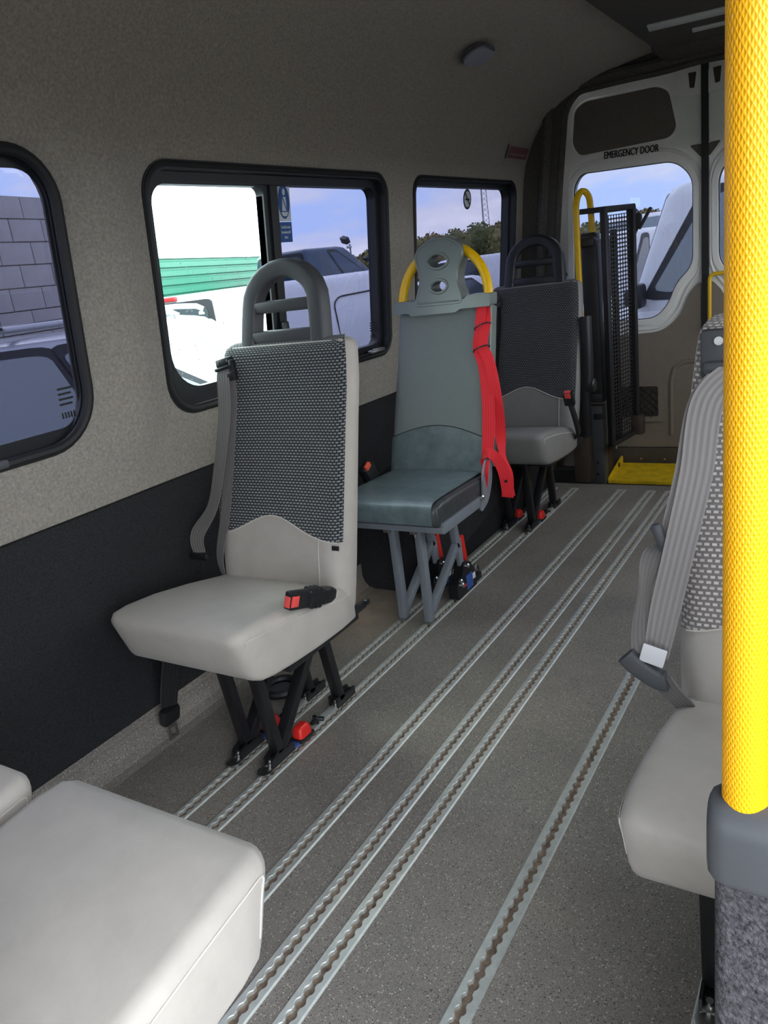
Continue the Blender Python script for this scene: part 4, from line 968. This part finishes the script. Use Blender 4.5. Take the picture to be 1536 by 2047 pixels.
# ================================================================== loose belt by the wall, floor ring
lb = thing('lap_belt', 'black belt with an empty tongue hanging against the wall by the first seat', 'belt', (-1.56, 1.20, 0))
pts = [Vector((-1.485, 1.19, .30)), Vector((-1.530, 1.195, .20)), Vector((-1.565, 1.200, .115))]
g = G(); ribbon(g, pts, [.048, .048, .046], [(.5, 1, 0)]*3, .004); g.out('webbing', 'belt_black', lb, uv=True, sharp=60)
g = G(); g.box((-1.578, 1.206, .082), (.030, .060, .052), .010, Matrix.Rotation(.25, 3, 'Y')); bo = g.out('tongue_cover', 'black_plastic', lb)
g = G(); g.plate(rrect(-.016, .016, -.05, .0, .003, 3), [rrect(-.008, .008, -.040, -.016, .002, 3)], lambda a, b_, t: Vector((-1.583+t, 1.210+a, .056+b_)), -.0015, .0015); g.out('tongue_plate', 'zinc', bo, sharp=20)
fr_ = thing('floor_ring', 'black ring fitting on the floor behind the first seat legs', 'ring', (-1.45, 1.52, 0))
g = G(); g.tube([Vector((-1.452+.050*math.cos(a), 1.525+.050*math.sin(a), .012)) for a in [2*math.pi*i/28 for i in range(28)]], .012, 8, closed=True); g.out('ring', 'black_plastic', fr_)
g = G(); g.lathe([(.030, .001), (.034, .004), (.034, .007)], (-1.452, 1.525, 0), 'z', 24); g.out('cap', 'dark_plastic', fr_)

# ================================================================== wheelchair lift at the rear
lf = thing('wheelchair_lift', 'black folded wheelchair lift with a yellow hand loop and perforated platform', 'lift', (-1.08, 3.78, -.02))
def lp(px, py, y): return at((px, py), y=y)
a0 = lp(1180, 955, 3.76); a1 = lp(1181, 808, 3.76); b0 = lp(1211, 955, 3.76)
g = G(); xm = (a0.x+b0.x)/2; wd = b0.x-a0.x
g.box((xm, 3.79, (a1.z-.02)/2-.01), (wd, .06, a1.z+.02), .004); lw = g.out('lower_post', 'post_paint', lf)
for py_ in (925, 948):
    c = lp(1196, py_, 3.758); g = G(); g.lathe([(.008, .002), (.008, -.003)], c, 'y', 10); g.out('bolt_hole', 'rubber', lw)
c = lp(1198, 833, 3.757); g = G(); g.box(c, (.05, .004, .028), .001); g.out('maker_plate', 'lift_black', lw)
t0 = lp(1178, 640, 3.74); t1 = lp(1206, 640, 3.74); tz = lp(1190, 468, 3.74).z
g = G(); g.box((xm+.005, 3.80, (a1.z+.02+tz)/2), (wd*.98, .075, tz-a1.z), .012); mast = g.out('mast', 'lift_black', lf)
g = G(); g.box((xm+.003, 3.785, a1.z+.03), (wd*1.06, .07, .045), .004); g.out('collar', 'lift_black', lf)
g = G(); g.box((xm+.003, 3.77, tz-.03), (wd*1.05, .10, .045), .014); g.out('mast_cap', 'lift_black', mast)
# platform standing on edge
q0 = Vector((-1.055, 3.72, .20)); q1 = Vector((-.985, 3.90, .225)); h0 = lp(1207, 421, 3.72); h1 = lp(1262, 414, 3.90)
def pf(u, v): return q0.lerp(q1, u).lerp(h0.lerp(h1, u), v)
nrm = (q1-q0).cross(h0-q0).normalized()
for nm, pa, pb, w_ in (('platform_edge', pf(0, 0), pf(0, 1), .03), ('platform_edge', pf(1, 0), pf(1, 1), .04), ('platform_edge', pf(0, 1), pf(1, 1), .025), ('platform_edge', pf(0, 0), pf(1, 0), .03)):
    g = G(); g.bar(pa, pb, w_, .022, up=nrm, bev=.003, ext=.008); g.out(nm, 'lift_black', lf)
# perforated sheet with real round-ish holes on a diagonal grid
NU, NV = 9, 56; V = []; F = []
for j in range(NV):
    for i in range(NU):
        u0, u1, v0, v1 = i/NU, (i+1)/NU, j/NV, (j+1)/NV; uc, vc = (u0+u1)/2, (v0+v1)/2; ru, rv = .40/NU, .40/NV
        o = len(V); off = (.0 if j % 2 else .0)
        O = [(u0, v0), (uc, v0), (u1, v0), (u1, vc), (u1, v1), (uc, v1), (u0, v1), (u0, vc)]
        I = [(uc-.62*ru, vc-.62*rv), (uc, vc-rv), (uc+.62*ru, vc-.62*rv), (uc+ru, vc), (uc+.62*ru, vc+.62*rv), (uc, vc+rv), (uc-.62*ru, vc+.62*rv), (uc-ru, vc)]
        V += [pf(.06+.88*a, .02+.96*b_) for a, b_ in O+I]
        F += [(o+k, o+(k+1) % 8, o+8+(k+1) % 8, o+8+k) for k in range(8)]
mk('perforated_sheet', V, F, 'lift_black', lf, sharp=0)
g = G(); g.bar(pf(.45, .0), pf(.45, .92), .03, .012, up=nrm, bev=.002); v_ = g.out('platform_rib', 'lift_black', lf)
v_.location = -nrm*.02 if nrm.y < 0 else nrm*.02
# locking arm at the top and lever
g = G(); pts = [lp(1160, 424, 3.72), lp(1210, 418, 3.72), lp(1268, 412, 3.90)]; g.sweep(pts, rrect(-.012, .012, -.008, .008, .003, 2), up=(0, 0, 1)); g.out('tie_bar', 'lift_black', lf)
ap = [lp(x_, y_, 3.92) for x_, y_ in ((1266, 412), (1283, 428), (1281, 442), (1270, 470), (1262, 470))]; ap2 = smooth_loop([(p.x, p.z) for p in ap], .01, 3)
g = G(); g.plate(ap2, [], lambda a, b_, t: Vector((a, 3.92+t, b_)), 0, .02); arm = g.out('lock_arm', 'lift_black', lf, sharp=30)
g = G(); g.bar(lp(1278, 458, 3.92), lp(1302, 414, 3.92), .018, .014, up=(0, 1, 0), bev=.004); g.out('lock_lever', 'lift_black', lf)
c = lp(1272, 424, 3.915); g = G(); g.lathe([(.008, .004), (.008, -.004)], c, 'y', 8); g.out('pin', 'steel', arm)
# hand loop
hl = [lp(1164, 690, 3.70), lp(1158, 560, 3.70), lp(1153, 440, 3.70), lp(1152, 415, 3.70), lp(1156, 392, 3.72), lp(1166, 382, 3.75), lp(1177, 392, 3.78), lp(1181, 415, 3.80), lp(1184, 455, 3.80), lp(1186, 480, 3.80)]
g = G(); g.sweep(spline(hl, 4), rrect(-.013, .013, -.013, .013, .006, 3), up=(0, 1, 0)); g.out('hand_loop', 'yellow_lift', lf)
c = lp(1165, 690, 3.70); g = G(); g.bar(c+Vector((0, 0, -.45)), c+Vector((0, .02, .02)), .04, .05, up=(1, 0, 0), bev=.005); g.out('loop_post', 'lift_black', lf)
g = G(); g.box(c+Vector((-.03, .03, -.48)), (.08, .08, .42), .01); g.out('motor_cover', 'lift_brown', lf)
c = lp(1277, 848, 3.90); g = G(); g.box(c, (.060, .05, .10), .012); g.out('hinge_block', 'lift_brown', lf)
g = G(); g.bar(lp(1233, 905, 3.82)+Vector((0,0,.02)), lp(1233, 872, 3.82), .012, .012, bev=.003); g.out('rod', 'steel', lf)
g = G(); g.box((-1.145, 3.88, .07), (.07, .12, .16), .006); g.out('base_block', 'lift_brown', lf)
# yellow bridge step
bs = thing('bridge_step', 'yellow bridge plate step at the rear sill', 'step', (-.7, 3.95, -.02))
z0, y0_, y1_ = -.004, 3.785, 4.055
g = G(); g.add([(-1.10, y0_, z0), (-.22, y0_, z0), (-.22, y1_, z0+.018), (-1.10, y1_, z0+.018), (-1.10, y0_, z0-.016), (-.22, y0_, z0-.016), (-.22, y1_, z0), (-1.10, y1_, z0)], [(0, 1, 2, 3), (7, 6, 5, 4), (0, 4, 5, 1), (1, 5, 6, 2), (2, 6, 7, 3), (3, 7, 4, 0)]); g.out('plate', 'yellow_step', bs, sharp=30)
for k, xx in enumerate((-1.098, -.226)):
    g = G(); fl_ = [(y0_, z0-.002), (y1_, z0+.016), (y1_, z0+.055), (y1_-.015, z0+.058), (y0_+.01, z0+.012)]
    g.plate(fl_, [], lambda a, b_, t: Vector((xx+t, a, b_)), -.004, .004); fg = g.out('flange', 'yellow_step', bs, sharp=30)
    g = G(); g.lathe([(.012, -.007), (.012, .007)], (xx, 3.97, z0+.028), 'x', 12); g.out('pivot', 'lift_black', fg)

# ================================================================== pole on the carpeted partition
px0, py0 = -.0605, .525
pb = thing('grab_pole', 'bright yellow textured grab pole in the right foreground', 'pole', (px0, py0, .7))
g = G(); n_ = 40; zz0, zz1 = .745, 1.86; N_ = 60; V = []; U = []
R_ = .0165
for j in range(N_+1):
    z = zz0+(zz1-zz0)*j/N_
    for i in range(n_+1): a = 2*math.pi*i/n_; V.append((px0+R_*math.cos(a), py0+R_*math.sin(a), z)); U.append((a*R_, z))
F = [(j*(n_+1)+i, j*(n_+1)+i+1, (j+1)*(n_+1)+i+1, (j+1)*(n_+1)+i) for j in range(N_) for i in range(n_)]
mk('grip_tube', V, F, 'pole_grip', pb, uv=U, sharp=0)
g = G(); g.lathe([(.030, 1.855), (.030, 1.90), (.02, 1.91)], (px0, py0, 0), 'z', 20); g.out('ceiling_flange', 'dark_plastic', pb)
pt_ = thing('partition', 'grey carpeted partition under the yellow pole with a plastic cap rail', 'partition', (.1, py0, 0))
g = G(); g.box((.107, py0, .350), (.376, .036, .70), .012, seg=3); g.out('panel', 'carpet_grey', pt_)
g = G(); secs = []
for x, k, dz in ((-.086, .45, 0), (-.084, .72, 0), (-.079, .90, 0), (-.071, 1, 0), (-.03, 1, 0), (.29, 1, 0)):
    secs.append([Vector((x, py0+a*k, .724+b_*(.55+.45*k))) for a, b_ in rrect(-.027, .027, -.036, .034, [.022, .022, .010, .010], 5)])
g.loft(secs); g.out('cap_rail', 'dark_plastic', pt_, sharp=45)

# ================================================================== the yard outside
ZG = -.72
g = G(); g.add([(-90, -40, ZG), (60, -40, ZG), (60, 110, ZG), (-90, 110, ZG)], [(0, 1, 2, 3)]); gr = g.out('ground', 'asphalt', sharp=0); struct(gr, 'worn grey surface of the yard outside', 'ground')

# concrete block wall, every block its own piece
b0 = at((100, 395), d=8.3); wd_ = Vector((-.2015, .9795, 0)); zt = b0.z
bw = thing('block_wall', 'grey concrete block wall seen through the first side window', 'wall', (b0.x, b0.y, ZG))
o0 = Vector((b0.x, b0.y, 0))+wd_*.45; nrm_w = Vector((.9795, .2015, 0))
ncol, nrow = 12, 14; BH, BL = .225, .45
bme = None
Rw = Matrix((wd_, nrm_w, Vector((0, 0, 1)))).transposed()
for r_ in range(nrow):
    zc = zt-BH*(r_+.5)
    if zc < ZG+.05: break
    for c_ in range(ncol+1):
        u = -BL*(c_+(.5 if r_ % 2 else 0))-BL/2
        if r_ % 2 == 0 or True:
            if bme is None:
                g = G(); g.box((0, 0, 0), (BL-.010, .20, BH-.010), .004, seg=1); first = g.out('block', 'block_concrete', sharp=30); bme = first.data; ob = first
            else: ob = D.objects.new('block', bme); COL.objects.link(ob)
            ob.parent = bw; p = o0+wd_*u+nrm_w*(-.1+random.uniform(-.004, .003)); ob.location = Vector((p.x, p.y, zc))-Vector(bw.location); ob.rotation_euler = Rw.to_euler()
g = G(); g.box(o0+wd_*(-BL*(ncol+1.5)/2)-nrm_w*.112+Vector((0, 0, (zt+ZG)/2)), (BL*(ncol+1.3), .19, zt-ZG-.01), 0, Rw); g.out('mortar', 'block_mortar', bw, sharp=0)

# green corrugated container side
c0 = at((313, 517), d=14); gd_ = Vector((-.3579, .9338, 0)); gn = Vector((.9338, .3579, 0)); gz = c0.z
gc = thing('shipping_container', 'green ribbed steel container behind the white vans', 'container', (c0.x, c0.y, ZG))
Pb = Vector((c0.x, c0.y, 0)); t0_, t1_ = -3.2, 6.3
for i in range(16):
    za = ZG+.05+(gz-ZG-.05)*i/16; zb_ = ZG+.05+(gz-ZG-.05)*(i+1)/16; hh = zb_-za
    g = G(); sec = [(0, za), (0, za+hh*.55), (-.035, za+hh*.68), (-.035, za+hh*.90), (0, zb_)]
    V = [Pb+gd_*t+gn*q+Vector((0, 0, z)) for t in (t0_, t1_) for q, z in sec]; n_ = len(sec)
    V += [Pb+gd_*t+gn*(-.1)+Vector((0, 0, z)) for t in (t0_, t1_) for z in (za, zb_)]
    F = [(k, k+1, n_+k+1, n_+k) for k in range(n_-1)]+[(10, 11, 4, 3, 2, 1, 0), (12, 13, 9, 8, 7, 6, 5)]; g.add(V, F); g.out('sheet', 'green_sheet', gc, sharp=20)
g = G(); Rg = Matrix((gd_, gn, Vector((0, 0, 1)))).transposed(); g.box(Pb+gd_*((t0_+t1_)/2)-gn*1.2+Vector((0, 0, (gz+ZG)/2)), (t1_-t0_, 2.2, gz-ZG-.02), 0, Rg); g.out('body', 'green_sheet', gc, sharp=0)

def vehicle(name, label, cat, rear, head, L, W, H, paint, glass, belt=.55, xs=(.02, .10, .70, .80, .52), hood=.62, side=(), rear_win=True, hi_lamp=False, rails=False, clear=.20, front_z=None, mirrors=True, roof_w=.80, group=None, tail=True, panel=False):
    """rear = middle of the rear end on the ground; head = forward direction; xs = rear base, rear top, screen base, (unused), screen top as fractions of L"""
    f_ = Vector((head[0], head[1], 0)).normalized(); l_ = Vector((-f_.y, f_.x, 0)); O = Vector((rear[0], rear[1], ZG))
    T = lambda x, y, z: O+f_*x+l_*y+Vector((0, 0, z))
    v = thing(name, label, cat, tuple(O+f_*L/2), group)
    bz = H*belt; hz = H*hood*.86 if front_z is None else front_z; hz0 = min(hz, bz)
    # lower body: rounded cross sections along the length
    secs = []
    for x, w_, zt in ((0, .86, bz*.80), (.02*L, .94, bz*.97), (.06*L, 1, bz), (.35*L, 1, bz), (xs[2]*L, 1, bz), (xs[2]*L+.10, .99, bz-.02), (.93*L, .95, hz0*.94), (.975*L, .88, hz0*.84), (L, .74, hz0*.66)):
        hw = W/2*w_; r_ = min(.12, (zt-clear)*.35); secs.append([T(x, a, b_) for a, b_ in rrect(-hw, hw, clear, zt, [r_, r_, .06, .06], 4)])
    g = G(); g.loft(secs); body = g.out('body', paint, v, sharp=45)
    # cabin
    B = [(xs[0]*L, -W/2*.97), (xs[2]*L, -W/2*.97), (xs[2]*L, W/2*.97), (xs[0]*L, W/2*.97)]
    Tt = [(xs[1]*L, -W/2*roof_w), (xs[4]*L, -W/2*roof_w), (xs[4]*L, W/2*roof_w), (xs[1]*L, W/2*roof_w)]
    def ring(k, z, shr=0):
        P = [(B[i][0]+(Tt[i][0]-B[i][0])*k, B[i][1]+(Tt[i][1]-B[i][1])*k) for i in range(4)]
        cx_ = sum(p[0] for p in P)/4; P = [(cx_+(p[0]-cx_)*(1-shr), p[1]*(1-shr)) for p in P]
        return [T(a, b_, z) for a, b_ in smooth_loop(P, .10, 4)]
    g = G(); g.loft([ring(0, bz-.06), ring(0, bz), ring(.5, bz+(H-bz)*.5), ring(.86, bz+(H-bz)*.86), ring(.95, bz+(H-bz)*.945, .012), ring(1, H-.02, .05), ring(1, H, .14)]); cab = g.out('cabin', paint, v, sharp=45)
    def face(i, j, u, k):   # bilinear point on cabin face between corner i and j
        p = Vector(B[i]).lerp(Vector(B[j]), u); q = Vector(Tt[i]).lerp(Vector(Tt[j]), u); r_ = p.lerp(q, k); return r_, bz+(H-bz)*k
    def pane(nm, i, j, u0, u1, k0, k1, off, mt=glass, par=v, sl=(0, 0)):
        loop = smooth_loop([(u0, k0), (u1, k0), (u1-sl[1], k1), (u0+sl[0], k1)], .06, 3); c_ = Vector((sum(p[0] for p in B)/4, 0))
        V = []
        for u, k in loop:
            r_, z = face(i, j, u, k); a, b2 = Vector(B[i]), Vector(B[j]); dd = (b2-a).normalized(); nn = Vector((dd.y, -dd.x))
            if nn.dot((a+b2)/2-c_) < 0: nn = -nn
            r_ = r_+nn*off; V.append(T(r_.x, r_.y, z))
        n_ = len(V); nn3 = f_*nn.x+l_*nn.y; V2 = [q-nn3*.03 for q in V]
        g = G(); g.add(V+V2, [tuple(range(n_)), tuple(range(2*n_-1, n_-1, -1))]+[(q, (q+1) % n_, n_+(q+1) % n_, n_+q) for q in range(n_)]); return g.out(nm, mt, par, sharp=20)
    pane('windscreen', 1, 2, .06, .94, .10, .92, .012)
    if rear_win:
        pane('window_surround', 3, 0, .05, .95, .06, .92, .008, 'car_trim'); pane('rear_window', 3, 0, .10, .90, .14, .84, .014)
    du = .07/((xs[2]-xs[0])*L)
    for (u0, u1, sa, sb) in side:
        pane('window_surround', 0, 1, u0-du, u1+du, .04, .93, .006, 'car_trim', sl=(sa, sb)); pane('side_window', 0, 1, u0, u1, .10, .86, .012, sl=(sa, sb)); pane('window_surround', 2, 3, 1-u1-du, 1-u0+du, .04, .93, .006, 'car_trim', sl=(sb, sa)); pane('side_window', 2, 3, 1-u1, 1-u0, .10, .86, .010, sl=(sb, sa))
    for x in (.18*L, .80*L):
        for sg in (-1, 1):
            c_ = T(x, sg*(W/2-.10), .32); g = G(); g.tube([c_-l_*.10, c_+l_*.10], .32, 20); wh = g.out('wheel', 'tyre', v)
            g = G(); g.tube([c_+l_*(sg*.09), c_+l_*(sg*.108)], .20, 16); g.out('hub', 'silver', wh)
    for sg in (-1, 1):
        if tail:
            g = G(); g.box(T(.02, sg*W*.43, bz*.78), (.06, .12, .26), .02, Matrix((f_, l_, Vector((0, 0, 1)))).transposed()); g.out('tail_lamp', 'lamp_red', v)
        g = G(); g.box(T(L-.12, sg*W*.33, hz0*.68), (.12, .26, .14), .03, Matrix((f_, l_, Vector((0, 0, 1)))).transposed()); g.out('headlamp', 'silver', v)
        if mirrors:
            g = G(); g.box(T(xs[2]*L-.12, sg*(W/2+.10), bz+.10), (.10, .18, .20), .03, Matrix((f_, l_, Vector((0, 0, 1)))).transposed()); g.out('mirror', 'car_trim', v)
        if rails:
            zz_ = H+.02; P_ = [T(xs[1]*L-.02, sg*W/2*roof_w*.92, H-.09), T(xs[1]*L+.06, sg*W/2*roof_w*.92, zz_+.03), T(xs[1]*L+.25, sg*W/2*roof_w*.92, zz_+.05), T(xs[4]*L-.2, sg*W/2*roof_w*.92, zz_+.05), T(xs[4]*L, sg*W/2*roof_w*.92, H-.02)]
            g = G(); g.sweep(spline(P_, 4), rrect(-.022, .022, -.028, .028, .01, 2), up=(0, 0, 1)); rl = g.out('roof_rail', 'silver', v)
            g = G(); g.box(T(xs[1]*L-.0, sg*W/2*roof_w*.92, H-.05), (.20, .10, .07), .02, Matrix((f_, l_, Vector((0, 0, 1)))).transposed()); g.out('rail_foot', 'silver', rl)
    if rails:
        for xx in (.30, .46):
            g = G(); g.bar(T(xx*L, -W/2*roof_w, H+.09), T(xx*L, W/2*roof_w, H+.09), .02, .045, up=(0, 0, 1), bev=.005); g.out('cross_bar', 'car_trim', v)
    if hi_lamp:
        r_, z = face(3, 0, .5, .965); g = G(); g.box(T(r_.x-.012, 0, z), (.06, .30, .045), .012, Matrix((f_, l_, Vector((0, 0, 1)))).transposed()); g.out('brake_lamp', 'lamp_red', v)
    if panel:
        for sg in (-1, 1):
            def sp(x, z): k = max(0, (z-bz)/(H-bz)); return T(x, sg*(W/2*(.97+(roof_w-.97)*k) if z > bz else W/2)+sg*.006, z)
            g = G(); P_ = [sp(.36*L, bz*.62), sp(.37*L, bz+.30), sp(.375*L, bz+(H-bz)*.62), sp(.40*L, bz+(H-bz)*.70), sp(.62*L, bz+(H-bz)*.72)]
            g.tube(smooth3(P_, .08), .010, 5); g.out('door_line', 'car_trim', v)
    return v
pr = at((12, 760), d=5.0); hd = Vector((.80, .60, 0)); ld = Vector((-.60, .80, 0)); pr = pr-hd*1.42+ld*.93
vehicle('car', 'silver grey estate car with roof rails parked right beside the windows', 'car', (pr.x, pr.y), hd, 4.6, 1.86, 1.74, 'car_grey', 'car_glass_light', .56, (.015, .06, .72, .8, .55), .58, ((.07, .28, .03, .0), (.32, .595, 0, .0), (.63, .955, 0, .20)), rails=True)
pr = at((452, 640), d=7.7)
vehicle('van', 'white panel van with a side door line in the sliding window', 'van', (pr.x-.88, pr.y-.05), (.035, 1, 0), 5.4, 1.80, 1.90, 'car_white', 'car_glass', .55, (.01, .03, .80, .9, .66), .62, (), hi_lamp=True, panel=True)
pr = at((336, 640), d=12.2)
vehicle('van', 'white van showing its rear window beside the green container', 'van', (pr.x+.86, pr.y+.0), (-.02, 1, 0), 4.4, 1.80, 1.90, 'car_white', 'car_glass_light', .55, (.01, .03, .78, .9, .56), .62, ((.40, .66, 0, 0), (.70, .94, 0, .18),), hi_lamp=True)
pr = at((574, 520), d=17.0); qr = at((690, 520), d=18.6); hd = (qr-pr); hd.z = 0; hd.normalize()
vehicle('van', 'dark blue van behind the white panel van', 'van', (pr.x-hd.x*.3, pr.y-hd.y*.3), hd, 2.9, 1.8, 2.52, 'car_blue', 'car_blue', .66, (.01, .03, .90, .9, .50), .62, ((.52, .90, 0, .20),))
pr = at((985, 525), d=21.0)
vehicle('van', 'white van far off behind the yellow hooped seat', 'van', (pr.x-.9, pr.y-.5), (.25, 1, 0), 4.8, 1.9, 1.92, 'car_white', 'car_glass', .56, (.01, .03, .78, .9, .58), .62, ((.68, .93, 0, .18),))
pr = at((905, 550), d=16.5)
vehicle('car', 'silver white car with a low bonnet behind the seats', 'car', (pr.x-.9, pr.y-1.0), (.15, 1, 0), 4.3, 1.75, 1.52, 'car_white', 'car_glass', .60, (.06, .18, .70, .8, .52), .60, ((.1, .45, .1, 0), (.5, .92, 0, .2)))
pr = at((1165, 490), d=10.5)
vehicle('van', 'white van seen through the yellow lift loop', 'van', (pr.x-.1, pr.y+3.5), (-.05, -1, 0), 4.9, 1.95, 1.98, 'car_white', 'car_glass', .52, (.01, .03, .84, .9, .66), .62, ((.66, .92, 0, .18),))
pr = at((1270, 600), d=6.6)
vehicle('van', 'tall white van with a large dark side window outside the rear door', 'van', (pr.x+4.47, pr.y+.95), (-1, .02, 0), 4.6, 1.95, 2.27, 'car_white', 'car_glass_light', .57, (.01, .02, .985, .99, .915), .66, ((.66, .965, .0, .05), (.1, .58, .0, .0)), front_z=1.29)
pr = at((1280, 480), d=17.5)
vehicle('van', 'white van half hidden behind the tall van', 'van', (pr.x+.25, pr.y+4.0), (-.12, -1, 0), 5.2, 2.0, 2.35, 'car_white', 'car_glass_light', .50, (.01, .03, .84, .9, .66), .62, ((.66, .92, 0, .18),))

# trees beyond the yard: trunk and leafy crown each
random.seed(21)
def tree(px_, py_, d_, rad, lf_, label):
    top = at((px_, py_), d=d_); t = thing('tree', label, 'tree', (top.x, top.y, ZG), 'trees beyond the yard')
    H_ = top.z-ZG; cz = ZG+H_*.58; rz = H_*.44
    g = G(); g.tube([Vector((top.x, top.y, ZG)), Vector((top.x+.1, top.y, cz)), Vector((top.x, top.y+.1, cz+rz*.5))], .12, 7); g.out('trunk', 'bark', t)
    g = G()
    lobes = [(random.uniform(-.55, .55), random.uniform(-.55, .55), random.uniform(-.8, .62), random.uniform(.45, .7)) for _ in range(9)]+[(0, 0, .45, .55)]
    for i in range(2600):
        lx, ly, lz, lr = random.choice(lobes); a = random.uniform(0, 6.283); c_ = random.uniform(-1, 1); s_ = math.sqrt(1-c_*c_); q = lr*random.uniform(.75, 1.0)
        p = Vector((top.x+rad*(lx+q*s_*math.cos(a)), top.y+rad*(ly+q*s_*math.sin(a)), cz+rz*min(1.02, lz*.8+q*c_)))
        e_ = random.uniform(.045, .10); u = Vector((random.gauss(0, 1), random.gauss(0, 1), random.gauss(0, 1))).normalized(); w_ = u.orthogonal().normalized()
        g.add([p-u*e_-w_*e_*.6, p+u*e_-w_*e_*.3, p+u*e_*.6+w_*e_, p-u*e_*.7+w_*e_*.8], [(0, 1, 2, 3)])
    for lx, ly, lz, lr in lobes:   # dense core of each lobe
        V = []; n1, n2 = 8, 6
        for j in range(n2+1):
            for i in range(n1): ph = math.pi*j/n2; th = 2*math.pi*i/n1; k = lr*.82*(1+.25*noise.noise(Vector((lx*9+i, ly*9+j, lz*7)))); V.append(Vector((top.x+rad*(lx+k*math.sin(ph)*math.cos(th)), top.y+rad*(ly+k*math.sin(ph)*math.sin(th)), cz+rz*min(.95, lz*.8+k*math.cos(ph)))))
        g.add(V, [(j*n1+i, j*n1+(i+1) % n1, (j+1)*n1+(i+1) % n1, (j+1)*n1+i) for j in range(n2) for i in range(n1)])
    me_ = mk('crown', g.v, g.f, lf_, t, sharp=0)
    return t
TREES = [(702, 508, 42, 1.5, 'leaf_b', 'tree beside the solar lamp post'), (735, 497, 40, 1.4, 'leaf_a', 'tree next to the right edge of the sliding window'), (768, 490, 41, 1.5, 'leaf_c', 'tree cut by the right edge of the sliding window'),
 (838, 470, 41, 1.5, 'leaf_a', 'tree at the left edge of the rear side window'), (872, 466, 43, 1.6, 'leaf_b', 'second tree from the left in the rear side window'), (910, 462, 40, 1.5, 'leaf_a', 'tree just left of the lattice mast'), (945, 452, 42, 1.7, 'leaf_c', 'tree at the foot of the lattice mast'), (982, 448, 40, 1.6, 'leaf_b', 'tree just right of the lattice mast'), (1016, 441, 41, 1.7, 'leaf_a', 'tall tree at the right edge of the rear side window'),
 (1160, 452, 42, 1.6, 'leaf_a', 'tree inside the yellow lift loop'), (1196, 446, 43, 1.6, 'leaf_c', 'tree behind the lift mast'), (1296, 410, 36, 1.0, 'leaf_b', 'narrow tree beside the lift lever')]
for i_, a in enumerate(TREES): tree(a[0], a[1], (38, 41.5, 45, 49)[i_ % 4], 1.25, a[4], a[5])

# lattice mast and solar lamp posts
m0 = at((967, 400), d=60); lm = thing('lattice_mast', 'thin lattice mast rising over the trees', 'mast', (m0.x, m0.y, ZG))
top_z, r0, r1 = 9.5, .42, .16
leg = lambda k, z: Vector((m0.x+(r0+(r1-r0)*(z-ZG)/(top_z-ZG))*math.cos(2.09*k+.3), m0.y+(r0+(r1-r0)*(z-ZG)/(top_z-ZG))*math.sin(2.09*k+.3), z))
for k in range(3): g = G(); g.tube([leg(k, ZG), leg(k, top_z)], .025, 5); g.out('leg', 'galv', lm)
g = G(); zs = [ZG+(top_z-ZG)*i/26 for i in range(27)]
for i in range(26):
    for k in range(3): g.tube([leg(k, zs[i]), leg((k+1) % 3, zs[i+1])], .014, 4)
br = g.out('bracing', 'galv', lm); br['kind'] = 'stuff'
for (px_, py_, pb_, lab) in ((690, 480, 540, 'solar panel lamp post, the taller of two over the white van'), (731, 517, 552, 'small solar lamp post, the shorter of two over the white van')):
    p = at((px_, py_), d=22); q_ = at((px_+9, pb_), d=22); sp_ = thing('solar_lamp_post', lab, 'lamp post', (p.x+.08, p.y+.05, ZG))
    bx, by = p.x+.10, p.y+.06
    g = G(); g.tube([Vector((bx, by, ZG)), Vector((bx, by, p.z-.12))], .025, 8); g.out('post', 'galv', sp_)
    k = 1 if py_ < 500 else .6
    g = G(); g.box((p.x, p.y, p.z), (.30*k, .14*k, .17*k), .01, Matrix.Rotation(.5, 3, 'X') @ Matrix.Rotation(-.5, 3, 'Z')); g.out('panel', 'car_trim', sp_)
    g = G(); g.box((bx, by-.05, p.z-.20*k), (.10*k, .14*k, .07*k), .01); g.out('lamp_head', 'silver', sp_)
